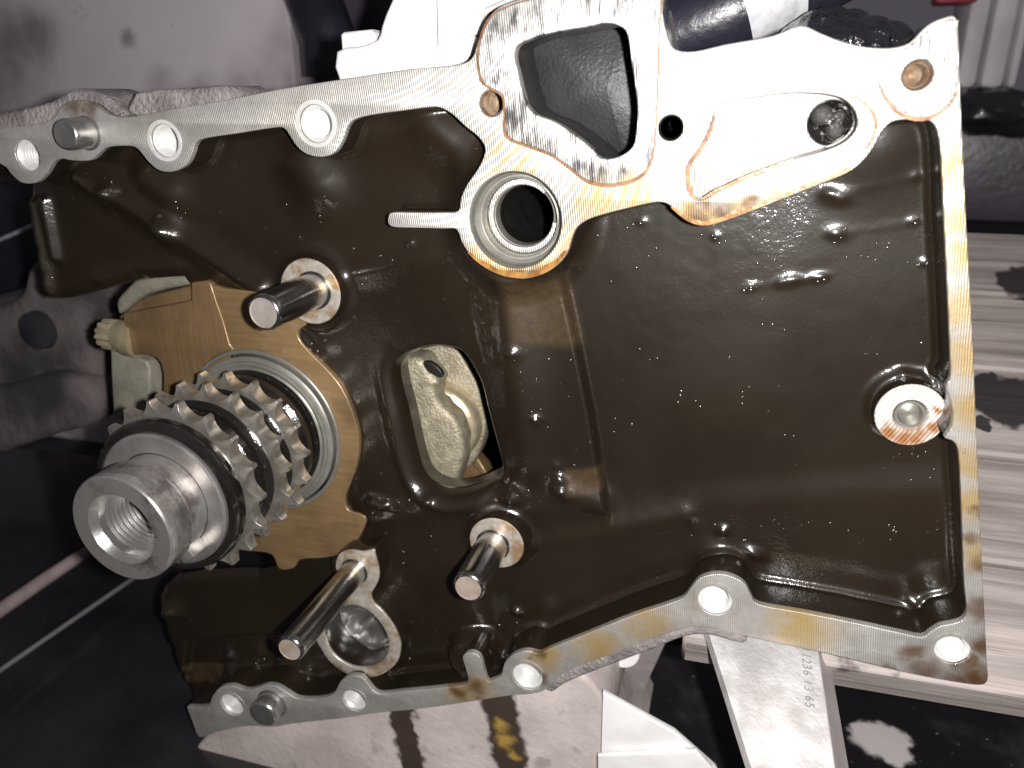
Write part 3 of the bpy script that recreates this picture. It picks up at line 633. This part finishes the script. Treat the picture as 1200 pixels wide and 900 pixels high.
def sprocket(hf, th, phase, r_tip=.0280, r_root=.0242, N=18):
    V = []; F = []; A = []
    hw = [1.0, .97, .90, .80, .68, .54, .38, .2, 0.0]
    for k in range(N):
        c_ = math.radians(phase) + 2 * math.pi * k / N
        us = []
        for w in [0.0, .17, .34, .5, .64, .77, .87, .94, .985]: us.append((-.5 + .440 * w, w))
        us.append((-.052, 1.0))
        full = us + [(-u, w) for u, w in us[::-1]][:-1]
        for u, w in full:
            g = .72 * (1 - math.sqrt(max(0, 1 - w * w))) + .28 * w * w; A.append((c_ + u * 2 * math.pi / N, r_root + (r_tip - r_root) * g, g))
    n = len(A)
    layers = []
    for i, (q, r, g) in enumerate(A):
        inset = th * .20 * g
        ring = [(.0227, hf), (r_root * .955, hf), (r - .00025 * g, hf - inset), (r, hf - inset - .00015), (r, hf - th + inset + .00015), (r - .00025 * g, hf - th + inset), (r_root * .955, hf - th), (.0227, hf - th)]
        layers.append(ring)
        for rr, h in ring: V.append((AX[0] + rr * math.cos(q), -h, AX[1] + rr * math.sin(q)))
    for i in range(n):
        j = (i + 1) % n
        for s in range(7): F.append((i * 8 + s, j * 8 + s, j * 8 + s + 1, i * 8 + s + 1))
    return mesh('sprocket', V, F, 'sprocket_steel', crank, 26)
sprocket(.0344, .0050, 2.0); sprocket(.0195, .0050, 6.2); sprocket(.0092, .0050, 6.2)
# main bearing rings round the shaft
lathe('bearing_shell', [(RING * .995, -.0120), (RING * .995, -.0094), (RING * .985, -.0091), (RING * .955, -.0091), (RING * .945, -.0096), (RING * .94, -.0125)], AX, 'bearing_grey', block, 96)
lathe('thrust_ring', [(RING * .925, -.0120), (RING * .92, -.0088), (RING * .90, -.0084), (RING * .875, -.0082), (RING * .87, -.0074), (RING * .845, -.0072), (RING * .84, -.0078), (RING * .80, -.0080), (RING * .77, -.0074), (.0215, -.0074)], AX, 'bearing_grey', crank, 96)
lathe('oil_seal_face', [(.0237, -.0072), (.0235, -.0062), (.0220, -.0056), (.0205, -.0050)], AX, 'black_oil', crank, 80)
lathe('main_journal', [(RING * .95, -.0125), (RING * .95, -.036), (.0002, -.036)], AX, 'bearing_grey', crank, 64)
# counterweight, web and crankpin seen through the window
def c5(L): return [(x / 4.283 + 440, y / 4.283 + 390) for x, y in L]
hc = -.026
cw = c5([(-40, 160), (80, 132), (200, 128), (240, 150), (262, 190), (300, 232), (312, 262), (296, 290), (310, 340), (350, 390), (400, 440), (430, 520), (440, 600), (425, 690), (395, 770), (360, 840), (240, 900), (60, 860), (-60, 500)])
plate('counterweight', [PL(smooth(cw, 4), hc)], hc, .012, .0022, 'cast_beige', crank)
hw_ = -.040
cweb = c5([(120, 60), (300, 40), (400, 70), (455, 160), (520, 280), (550, 400), (552, 480), (535, 560), (500, 640), (440, 690), (300, 740), (180, 500)])
plate('crank_web', [PL(smooth(cweb, 4), hw_)], hw_, .008, .0012, 'cast_beige', crank)
jc = P(440 + 300 / 4.283, 390 + 470 / 4.283, -.034); jr = RAD(510, 500, -.034, 49)
lathe('crankpin', [(jr * 1.06, -.042), (jr * 1.05, -.0352), (jr * 1.0, -.0340), (jr * .93, -.0334), (jr * .91, -.0342), (jr * .88, -.0350), (jr * .70, -.0332), (jr * .5, -.0326), (.0002, -.0325)], jc, 'bolt_brass', crank, 64)
oc = [P(x, y, hc + .0003) for x, y in c5([(240, 150), (270, 145), (310, 170), (338, 205), (330, 225), (300, 215), (262, 190)])]
plate('hole_shade_patch', [smooth(oc, 3)], hc + .0006, .002, .0003, 'dark_bore', crank)  # dark plate on the counterweight, paints the shade inside an oil hole
rod = c5([(400, 790), (440, 690), (500, 630), (575, 750), (500, 800)])
plate('connecting_rod', [PL(smooth(rod, 2), -.046)], -.046, .008, .0015, 'varnished_cap', block)
rod2 = c5([(484, 660), (512, 628), (580, 740), (560, 760)])
plate('connecting_rod', [PL(rod2, -.044)], -.044, .004, .0008, 'varnished_cap', block)

# ------------------------------------------------------------------ MAIN BEARING CAP
cap = thing('main_bearing_cap', 'brown varnished main bearing cap with hexagon bolt, left of the crankshaft', 'bearing cap')
def c4(L): return [(x / 5.295 + 110, y / 5.295 + 310) for x, y in L]
capf = c4([(180, 305), (270, 290), (420, 262), (520, 243), (606, 224), (606, 112), (640, 108), (700, 100), (725, 118), (745, 180), (762, 235), (800, 340), (842, 492)])
caparc = [(AX[0] + RING * math.cos(a), AX[1] + RING * math.sin(a)) for a in np.linspace(math.radians(104), math.radians(196), 18)]
capl = c4([(430, 800), (432, 680), (418, 620), (390, 578), (350, 562), (250, 562), (225, 520), (205, 430), (185, 350)])
plate('cap_face', [PL(capf, HH + .0002) + caparc + PL(capl, HH + .0002)], HH + .0003, .008, .0005, 'varnished_cap', cap)
sh = c4([(150, 330), (190, 296), (260, 240), (330, 200), (600, 130), (612, 118), (612, 240), (300, 320), (200, 340)])
plate('cap_shoulder', [PL(smooth(sh, 2), HH - .004)], HH - .004, .006, .0008, 'varnished_cap', cap)
lip = c4([(140, 215), (180, 170), (235, 112), (270, 95), (420, 70), (560, 48), (590, 60), (604, 90), (600, 125), (480, 150), (330, 188), (250, 240), (200, 280), (150, 310), (135, 260)])
plate('cap_casting', [PL(smooth(lip, 2), HH - .005)], HH - .005, .014, .0016, 'cast_olive', cap)
low_ = c4([(100, 530), (160, 540), (260, 575), (320, 600), (345, 640), (348, 760), (340, 900), (250, 980), (120, 960), (105, 700)])
plate('cap_casting', [PL(low_, HH - .009)], HH - .009, .012, .001, 'cast_olive', cap)
inn = c4([(330, 590), (400, 585), (440, 640), (440, 900), (330, 900)])
plate('cap_casting', [PL(inn, HH - .012)], HH - .012, .008, .001, 'cast_olive', cap)
b0 = P(158, 396, HH - .004); b1 = P(126, 391, HH - .004)
o3 = np.array((b0[0], -(HH - .004), b0[1])); dr = np.array((b1[0] - b0[0], 0, b1[1] - b0[1])); Lb = np.linalg.norm(dr)
Rw = RAD(150, 392, HH, 23)
bolt = lathe('bolt_flange', [(Rw, -.002), (Rw, Lb * .10), (Rw * .96, Lb * .22), (Rw * .84, Lb * .45), (Rw * .80, Lb * .55)], None, 'bolt_brass', cap, 48, (o3, dr), True)
def hexr(r, h, q): return r * (1 + .085 * math.cos(12 * q))
lathe('bolt_head', [(Rw * .76, Lb * .5), (Rw * .76, Lb * 1.02), (Rw * .70, Lb * 1.10), (Rw * .4, Lb * 1.12), (.0001, Lb * 1.12)], None, 'bolt_brass', bolt, 72, (o3, dr), rfun=hexr)

# ------------------------------------------------------------------ SETTING
# floor of worn boards
e0, e1 = at_z(800, 752, .100), at_z(1200, 818, .100)
eu = (e1 - e0).normalized(); ev = Vector((-eu.y, eu.x, 0)); sl = math.radians(28); ev = ev * math.cos(sl) + Vector((0, 0, math.sin(sl))); ew = eu.cross(ev)
def ramp_point(px, py):
    r_ = Vector(ray(px, py)); o = Vector((0, -D, ZC)); return o + r_ * ((e0 - o).dot(ew) / r_.dot(ew))
t = NT('worn_board'); t.co = t.n('ShaderNodeNewGeometry').outputs['Position']
mp = t.n('ShaderNodeMapping'); mp.inputs['Rotation'].default_value = (0, 0, -math.atan2(eu.y, eu.x)); t.l(t.co, mp.inputs[0])
def gs(v): o = t.n('ShaderNodeMapping'); o.inputs['Scale'].default_value = v; t.l(mp.outputs[0], o.inputs[0]); return o.outputs[0]
g = t.noise(1, 5, .65, gs((7, 150, 150)), .6); g2 = t.noise(1, 4, .7, gs((16, 420, 420))); n = t.noise(26, 5, .65)
c0 = t.mix(t.rng(g, .28, .72), (.20, .168, .158), (.46, .405, .385)); c0 = t.mix(t.rng(g2, .58, .70, 0, .7), c0, (.13, .10, .095))
c0 = t.mix(t.rng(n, .60, .68, 0, .85), c0, (.06, .045, .045))
st_ = t.spots([(*ramp_point(x, y), r_) for x, y, r_ in ((1156, 466, .009), (1166, 470, .011), (1178, 474, .012), (1192, 470, .013), (1206, 472, .013), (1156, 450, .006), (1220, 476, .014), (1152, 498, .004), (1196, 332, .010), (1215, 330, .012))], .8, 1.02)
c0 = t.mix(t.math('MULTIPLY', st_, .95), c0, (.018, .013, .015))
t.set(Base_Color=c0, Roughness=.7); t.bump((g, .4, .0012), (g2, .5, .0008)); M['worn_board'] = t.m
simple('under_floor', (.02, .018, .018), (.03, .028, .028), .8)
floor = mesh('floor', [(-3, -1.2, 0), (3, -1.2, 0), (3, 3, 0), (-3, 3, 0)], [(0, 1, 2, 3)], 'under_floor'); tag(floor, 'dark workshop floor', kind='structure')
# worn boards behind the block, rising gently away from the camera
ramp = thing('board_platform', 'worn pinkish boards stained with oil, behind the right edge of the block', 'boards')
def on_ramp(px, py):
    r_ = Vector(ray(px, py)); o = Vector((0, -D, ZC)); q = o + r_ * ((e0 - o).dot(ew) / r_.dot(ew)) - e0; return q.dot(eu), q.dot(ev)
LEN = on_ramp(1175, 272)[1]; yy = 0.
for i in range(5):
    w_ = LEN / 5; dz = random.uniform(-.0010, .0010)
    o = box('plank', (0, 0, 0), (1.2, w_ - .0012, .016), 'worn_board', ramp, bev=.0012, seg=1)
    c = e0 + eu * .60 + ev * (yy + w_ / 2) + ew * (dz - .008); yy += w_
    o.matrix_world = Matrix(((eu.x, ev.x, ew.x, c.x), (eu.y, ev.y, ew.y, c.y), (eu.z, ev.z, ew.z, c.z), (0, 0, 0, 1)))
# wall: stained mauve-white panel top left
t = NT('stained_wall'); n = t.noise(5, 5, .6); 
c0 = t.mix(t.rng(n, .35, .7), (.60, .55, .59), (.70, .65, .68)); q = t.noise(9, 4, .6)
c0 = t.mix(t.rng(q, .52, .70, 0, .6), c0, (.22, .17, .20)); sp = t.rng(t.noise(40, 3), .70, .74); c0 = t.mix(t.math('MULTIPLY', sp, .6), c0, (.3, .24, .27))
YW = .24
gr = t.spots([(*at_y(x, y, YW), r_) for x, y, r_ in ((15, 60, .03), (40, 40, .02), (-20, 90, .04), (330, 110, .03), (370, 90, .04), (290, 120, .02), (240, 118, .015), (150, 45, .006), (370, 40, .02))])
c0 = t.mix(t.math('MULTIPLY', gr, t.rng(t.noise(24, 4), .3, .7, .3, .8)), c0, (.16, .12, .14))
t.set(Base_Color=c0, Roughness=.55); t.bump((t.noise(30, 4), .2, .003)); M['stained_wall'] = t.m
a = at_y(-120, -120, YW); b = at_y(352, 150, YW)
tag(box('wall', ((a.x + b.x) / 2, YW + .015, .30), (b.x - a.x, .03, .74), 'stained_wall', bev=.004), 'stained mauve-white wall panel behind the block, top left', kind='structure')

simple('black_plastic', (.010, .010, .012), (.022, .021, .024), .30, 0, 18, 300, .3, .001, coat=.3)
simple('dark_rubber', (.014, .014, .018), (.03, .03, .036), .45, 0, 30, 300, .4, .001)
simple('pale_edge', (.24, .18, .19), (.36, .29, .29), .5, 0, 40)
simple('thin_edge', (.16, .15, .16), (.25, .24, .25), .4, .3, 40)
simple('grey_rag', (.025, .022, .024), (.12, .10, .10), .85, 0, 22, 260, .6, .002)
simple('white_plastic', (.55, .52, .56), (.72, .69, .72), .5, 0, 20, 200, .2, .001)
simple('red_plastic', (.30, .03, .05), (.38, .05, .07), .4, 0, 20)
simple('hose_navy', (.012, .012, .020), (.022, .023, .036), .3, 0, 30, 300, .3, .001)
simple('label_silver', (.40, .40, .43), (.55, .55, .58), .4, .2, 200)
simple('mauve_black', (.07, .06, .08), (.13, .11, .135), .35, 0, 15, 200, .3, .002)

# black drip tray at the lower left
tray = thing('drip_tray', 'large black drip tray below the crankshaft, pale rim crossing at the left', 'tray')
def quad_slab(name, pts, th, mat, par, nrm=(0, 0, -1)):
    n = Vector(nrm).normalized() * th; V = [Vector(p) for p in pts]; k = len(V); V += [p + n for p in V]
    F = [tuple(range(k)), tuple(range(k, 2 * k))[::-1]] + [(i, (i + 1) % k, k + (i + 1) % k, k + i) for i in range(k)]
    return mesh(name, V, F, mat, par, 20)
quad_slab('tray_floor', [(-1.0, -.18, .004), (-.10, -.18, .004), (-.10, .40, .004), (-1.0, .40, .004)], .003, 'black_plastic', tray)
a = at_z(-80, 770, .03); b = at_z(118, 634, .03)
tube('rim', [a, b, b + (b - a) * .3], .0035, 'pale_edge', tray)
a = at_z(-60, 827, .012); b = at_z(156, 678, .012)
tube('rib', [a, b, b + (b - a) * .6], .0012, 'thin_edge', tray)
pts = [at_z(-200, 800, .03), at_z(-80, 770, .03), at_z(118, 634, .03), at_z(118, 634, .03) + (at_z(118, 634, .03) - at_z(-80, 770, .03)) * .3]
back = [p + Vector((0, .35, .02)) for p in pts]
quad_slab('side', [pts[1], pts[3], back[3], back[1]], .003, 'black_plastic', tray)

# dark rag / blurred casting at the left
def crumple(name, c, size, mat, seed, amp=.35, sub=4, par=None):
    bm = bmesh.new(); bmesh.ops.create_icosphere(bm, subdivisions=sub, radius=1)
    for v in bm.verts:
        p = v.co.copy(); f = 1 + amp * mnoise.fractal(p * 1.6 + Vector((seed, 0, 0)), .8, 2., 4) + amp * .5 * abs(mnoise.noise(p * 3.3 + Vector((0, seed, 0))))
        v.co = Vector((p.x * size[0], p.y * size[1], p.z * size[2])) * f + Vector(c)
    me = bpy.data.meshes.new(name); bm.to_mesh(me); bm.free(); finish(me, 60); return link(name, me, mat, par)
gc = thing('gearbox_casting', 'dusty grey casting blurred in the dark behind the bearing cap, left edge', 'casting')
g1 = [(-70, 372), (-10, 362), (18, 345), (26, 318), (40, 306), (58, 318), (70, 340), (92, 362), (108, 398), (114, 440), (108, 474), (70, 486), (30, 492), (-70, 512)]
plate('housing', [PL(smooth(g1, 3), -.075)], -.075, .05, .007, 'grey_rag', gc)
g2 = [(-70, 470), (0, 455), (50, 440), (90, 446), (112, 470), (104, 500), (60, 512), (-70, 548)]
plate('flange', [PL(smooth(g2, 3), -.066)], -.066, .02, .005, 'grey_rag', gc)
cb_ = P(42, 388, -.072); lathe('boss', [(.0001, -.070), (.005, -.070), (.009, -.071), (.010, -.080)], cb_, 'dark_rubber', gc, 28)
tag(box('support_box', at_y(20, 520, .22) + Vector((-.02, .06, -.08)), (.34, .14, .16), 'dark_rubber', bev=.01, rot=(0, 0, .1)), 'dark box under the dusty grey casting, left edge', 'box')
c = at_y(-10, 290, .20)
tag(box('dark_case', c + Vector((-.06, .05, .0)), (.22, .08, .09), 'hose_navy', bev=.008), 'dark navy case behind the upper left corner of the block', 'case')
tag(tube('wire', [at_y(-60, 300, .15), at_y(0, 281, .145), at_y(40, 264, .14), at_y(70, 250, .14)], .0011, 'label_silver'), 'thin pale wire running behind the left end of the block', 'wire')

# aluminium bracket behind the top edge
br = thing('mounting_bracket', 'bright cast aluminium bracket standing behind the top flange', 'bracket')
f1 = [(393, 60), (397, 96), (440, 92), (500, 84), (548, 72), (560, 55), (566, 38), (569, 16), (600, 0), (640, -30), (480, -30), (458, 0), (446, 30), (441, 46), (418, 54)]
plate('foot', [PL(smooth(f1, 2), -.016)], -.016, .025, .0015, 'bracket_aluminium', br)
f2 = [(398, 40), (402, 37), (434, 34), (438, 38), (440, 62), (400, 66)]
plate('boss', [PL(f2, -.020)], -.020, .02, .0012, 'bracket_aluminium', br)
f3 = [(510, -30), (512, 55), (560, 40), (566, 10), (600, -6), (640, -30)]
plate('web', [PL(f3, -.0135)], -.0135, .02, .001, 'bracket_aluminium', br)
tag(tube('coolant_pipe', [at_y(352, -40, .24), at_y(372, 10, .235), at_y(385, 48, .23), at_y(388, 90, .23)], .016, 'hose_navy'), 'dark pipe standing between mauve wall and aluminium bracket', 'pipe')
tag(box('toolbox', at_y(440, 20, .26) + Vector((.02, .02, -.02)), (.16, .03, .20), 'mauve_black', bev=.005), 'dark grey toolbox behind the aluminium bracket', 'toolbox')

# hose with silver label, top right
hz = thing('hose', 'thick dark blue hose with a silver label behind the top flange', 'hose')
pa = [at_y(700, 70, .055), at_y(790, 40, .05), at_y(880, 0, .05), at_y(980, -50, .06)]
tube('hose_body', smooth([tuple(p) for p in pa], 24, False), .0125, 'hose_navy', hz, 32)
hs_ = smooth([tuple(p) for p in pa], 24, False); tube('label_band', hs_[44:57], .0130, 'label_silver', hz, 40)

# oil-wet housing behind the top right of the flange
t = NT('wet_black'); t.set(Base_Color=(.012, .012, .015), Roughness=.12, Coat_Weight=1., Coat_Roughness=.05)
t.bump((t.noise(260, 4), .9, .0025), (t.noise(700, 3), .5, .001)); M['wet_black'] = t.m
c = at_y(1010, 45, .03)
tag(crumple('oil_filter_housing', c + Vector((-.004, .004, -.006)), (.018, .014, .013), 'wet_black', 8.8, .15, 5), 'oil-wet black casting glistening behind the upper right flange', 'housing')

# things beyond the right edge
for x0, x1, lab in ((1118, 1144, 'narrow white plastic canister nearest the flange, red cap beside it'), (1147, 1176, 'white plastic canister in the middle of the three, top right'), (1178, 1192, 'slim grey canister farthest right of the three')):
    a = at_y(x0, 104, .44); b = at_y(x1, 104, .44)
    o = thing('canister', lab, 'canister', group='canisters beyond the block')
    box('body', ((a.x + b.x) / 2, .465, a.z + .09), (b.x - a.x, .05, .18), 'white_plastic', o, bev=.005)
a = at_y(1122, 0, .42)
tag(box('red_cap', a + Vector((0, .01, .004)), (.026, .02, .012), 'red_plastic', bev=.003), 'small red plastic cap in front of the canisters', 'cap')
a = at_y(1115, 108, .40); b = at_y(1240, 268, .40)
tag(box('black_crate', ((a.x + b.x) / 2 + .06, .48, (a.z + b.z) / 2), (b.x - a.x + .14, .16, a.z - b.z), 'mauve_black', bev=.012), 'long dark crate lying beyond the block under the canisters', 'crate')
tag(crumple('rubbish_bag', at_y(1180, 132, .37), (.035, .02, .014), 'black_plastic', 1.7, .25), 'shiny black bag lying on the dark crate', 'bag')

# black sheet on the boards, lower right
def on_floor(L, z): return [at_z(x, y, z) for x, y in L]
t = NT('painted_black'); n = t.noise(16, 5, .65); q = t.spots([(*at_z(1030, 868, .006), .011), (*at_z(1045, 880, .006), .008), (*at_z(1015, 858, .006), .007), (*at_z(1052, 866, .006), .006)], .75, 1.15)
dst = t.rng(t.noise(300, 2), .72, .76)
c0 = t.mix(t.rng(n, .5, .72, 0, .5), (.010, .009, .011), (.09, .085, .095)); c0 = t.mix(t.math('MULTIPLY', dst, .6), c0, (.3, .28, .28)); c0 = t.mix(q, c0, (.62, .58, .58))
t.set(Base_Color=c0, Roughness=t.rng(n, .3, .7, .22, .5)); t.bump((t.noise(60, 4), .3, .001)); M['painted_black'] = t.m
tag(quad_slab('black_sheet', on_floor([(690, 742), (800, 757), (975, 781), (1260, 833), (1300, 1000), (640, 1000)], .006), .004, 'painted_black', None), 'dirty black sheet with a white paint splash, lower right', 'sheet')
# stand leg with stamped number
leg = thing('aluminium_bar', 'flat aluminium bar stamped with a number, slanting down under the bottom flange', 'metal bar')
simple('leg_aluminium', (.55, .53, .53), (.82, .81, .81), .42, .35, 90, 800, .5, .0006)
simple('leg_side', (.42, .38, .38), (.50, .46, .46), .5, .3, 60)
def slab3(name, A, th, mat, par):           # A: four world points, thickness along their normal, away from the viewer
    n = (A[1] - A[0]).cross(A[2] - A[0]).normalized()
    if n.dot(A[0] - Vector((0, -D, ZC))) < 0: n = -n
    return quad_slab(name, A, th, mat, par, n)
zt, zb = .045, .0105
TL, TR = at_y(822, 715, .016), at_y(955, 740, .020)
BL = at_y(912, 1000, -.050); n = (TR - TL).cross(BL - TL).normalized(); r_ = Vector(ray(992, 1000)); o_ = Vector((0, -D, ZC)); BR = o_ + r_ * ((TL - o_).dot(n) / r_.dot(n))
slab3('face', [TL, TR, BR, BL], .004, 'leg_aluminium', leg)
T2, B2 = at_y(967, 742, .026), at_y(1012, 1000, BR.y + .008)
slab3('edge', [TR + Vector((.0003, 0, 0)), T2, B2, BR + Vector((.0003, 0, 0))], .004, 'leg_side', leg)
def text(name, s_, size, org, u, v, mat, par):
    cu = bpy.data.curves.new(name, 'FONT'); cu.body = s_; cu.size = size; cu.extrude = .00005; cu.space_character = 1.12
    tmp = bpy.data.objects.new('tmp', cu); COL.objects.link(tmp)
    me = bpy.data.meshes.new_from_object(tmp.evaluated_get(bpy.context.evaluated_depsgraph_get())); bpy.data.objects.remove(tmp)
    w = u.cross(v)
    for q in me.vertices: q.co = org + u * q.co.x + v * q.co.y + w * q.co.z
    return link(name, me, mat, par)
simple('stamp_grey', (.22, .22, .23), (.32, .32, .33), .5, 0, 300)
n = (TR - TL).cross(BL - TL).normalized()
if n.dot(Vector((0, -D, ZC)) - TL) < 0: n = -n
def on_leg(px, py):
    r_ = Vector(ray(px, py)); o = Vector((0, -D, ZC)); return o + r_ * ((TL - o).dot(n) / r_.dot(n)) + n * .00025
a, b = on_leg(939, 758), on_leg(945, 842); u = (b - a).normalized(); v = n.cross(u).normalized()
text('stamped_number', '11236 13 65', (b - a).length / 6.6, a, u, v, 'stamp_grey', leg)

# pink-grey stained timber under the block, with oil runs
t = NT('stained_timber'); n = t.noise(35, 5, .6); run = t.noise(1, 4, .6, t.scaled((70, 9, 9)))
def on_face(L, h): return [Vector((P(x, y, h)[0], -h, P(x, y, h)[1])) for x, y in L]
sx = t.n('ShaderNodeSeparateXYZ'); t.l(t.wob(), sx.inputs[0]); q = None
for xp, wp, y0_ in ((476, 17, 826), (592, 22, 812)):
    x_, z_ = P(xp, 860, -.004); x2_, z2_ = P(xp + 12, 920, -.004); r_ = RAD(xp, 860, -.004, wp); k_ = (x2_ - x_) / (z2_ - z_)
    dx = t.math('ABSOLUTE', t.math('SUBTRACT', t.math('SUBTRACT', sx.outputs[0], x_), t.math('MULTIPLY', t.math('SUBTRACT', sx.outputs[2], z_), k_)), 0)
    v_ = t.rng(dx, r_ * 1.15, r_ * .75); q = v_ if q is None else t.math('MAXIMUM', q, v_)
ye = t.spots([(*p, r_) for p, r_ in zip(on_face([(588, 850), (594, 868), (602, 884)], -.004), (.0032, .0036, .0024))])
c0 = t.mix(t.rng(n, .3, .7), (.38, .33, .315), (.54, .48, .46)); c0 = t.mix(t.rng(t.noise(75, 4), .60, .72, 0, .5), c0, (.2, .16, .15)); c0 = t.mix(t.math('MULTIPLY', q, .97), c0, (.035, .022, .016)); c0 = t.mix(t.math('MULTIPLY', ye, .9), c0, (.34, .22, .05))
t.set(Base_Color=c0, Roughness=t.math('SUBTRACT', .6, t.math('MULTIPLY', q, .42))); t.bump((n, .3, .002), (t.noise(400, 3), .35, .0008)); M['stained_timber'] = t.m
tp = [(195, 915), (222, 885), (246, 858), (268, 846), (300, 840), (400, 832), (520, 815), (640, 798), (650, 790), (676, 789), (690, 797), (702, 812), (710, 826), (713, 860), (708, 900), (708, 1010), (190, 1010)]
tag(plate('timber_block', [PL(smooth(tp, 2), -.004)], -.004, .07, .002, 'stained_timber'), 'pinkish timber block with dark oil runs, under the lower flange', 'timber')
simple('sheet_steel', (.80, .79, .79), (.90, .89, .89), .40, .25, 60, 500, .2, .0006)
sp_ = thing('metal_plate', 'bright bent sheet-metal plate beside the timber block, bottom middle', 'plate')
plate('face', [PL([(706, 812), (790, 858), (838, 900), (870, 960), (870, 1010), (700, 1010)], -.0015)], -.0015, .0025, .0008, 'sheet_steel', sp_)
plate('fold', [PL([(700, 886), (816, 880), (834, 900), (860, 960), (860, 1010), (700, 1010)], .0012)], .0012, .002, .0008, 'sheet_steel', sp_)
lg = thing('stand_strut', 'grey channel strut slanting down behind the bottom flange', 'strut')
simple('strut_grey', (.34, .30, .31), (.48, .42, .42), .5, .2, 40, 400, .2, .0006)
A = [at_y(745, 735, .045), at_y(788, 735, .045), at_z(742, 835, .012), at_z(700, 835, .012)]
slab3('channel', A, .003, 'strut_grey', lg)
lathe('round_boss', [(.0001, .0), (.0065, .0), (.007, .001), (.007, .008)], None, 'bracket_aluminium', lg, 32, (at_y(728, 765, .030), (0, 1, 0)))

# beads of oil standing on the panel
t = NT('oil_bead'); t.set(Base_Color=(.02, .014, .009), Roughness=.26, Specular_IOR_Level=1., Coat_Weight=1., Coat_Roughness=.2); M['oil_bead'] = t.m
KDx = np.round((Q - Q.min(0)) / .0012).astype(int); grid = {}
for k_, (a_, b_) in enumerate(KDx): grid.setdefault((a_, b_), k_)
rb = random.Random(5)
bead = [(x_, y_, min(r_, 2.0)) for x_, y_, r_ in bead if r_ < 2.6]
for x_, y_, r_ in list(bead):
    for k_ in range(rb.choice((0, 1, 2, 3, 4))): bead.append((x_ + rb.gauss(0, 14), y_ + rb.gauss(0, 7), rb.uniform(1., 2.1)))
pr_ = [(1.0, -.25), (.96, .02), (.82, .20), (.6, .34), (.32, .43), (.02, .46)]
def bead_mesh(r, sx_, rot):
    V = []; F = []; n_ = 12
    for a_, h_ in pr_:
        for k in range(n_):
            q_ = 2 * math.pi * k / n_; u_, v_ = a_ * math.cos(q_) * sx_, a_ * math.sin(q_); V.append((r * (u_ * math.cos(rot) - v_ * math.sin(rot)), -r * h_, r * (u_ * math.sin(rot) + v_ * math.cos(rot))))
    for i in range(len(pr_) - 1):
        for k in range(n_): F.append((i * n_ + k, i * n_ + (k + 1) % n_, (i + 1) * n_ + (k + 1) % n_, (i + 1) * n_ + k))
    return V, F
V = []; F = []
for x_, y_, r_ in bead:
    pt = np.array(P(x_, y_, HB)); key_ = tuple(np.round((pt - Q.min(0)) / .0012).astype(int)); k_ = grid.get(key_)
    if k_ is None: continue
    pt = np.array(P(x_, y_, H[k_])); key_ = tuple(np.round((pt - Q.min(0)) / .0012).astype(int)); k_ = grid.get(key_, k_)
    if sf[k_] < .0012: continue
    v_, f_ = bead_mesh(RAD(x_, y_, HB, r_), rb.uniform(.8, 1.5), rb.uniform(0, 3.1)); o_ = len(V)
    V += [(a + pt[0], b - H[k_], c + pt[1]) for a, b, c in v_]; F += [tuple(o_ + q for q in f) for f in f_]
ob = mesh('oil_beads', V, F, 'oil_bead', block, 180); ob['kind'] = 'stuff'
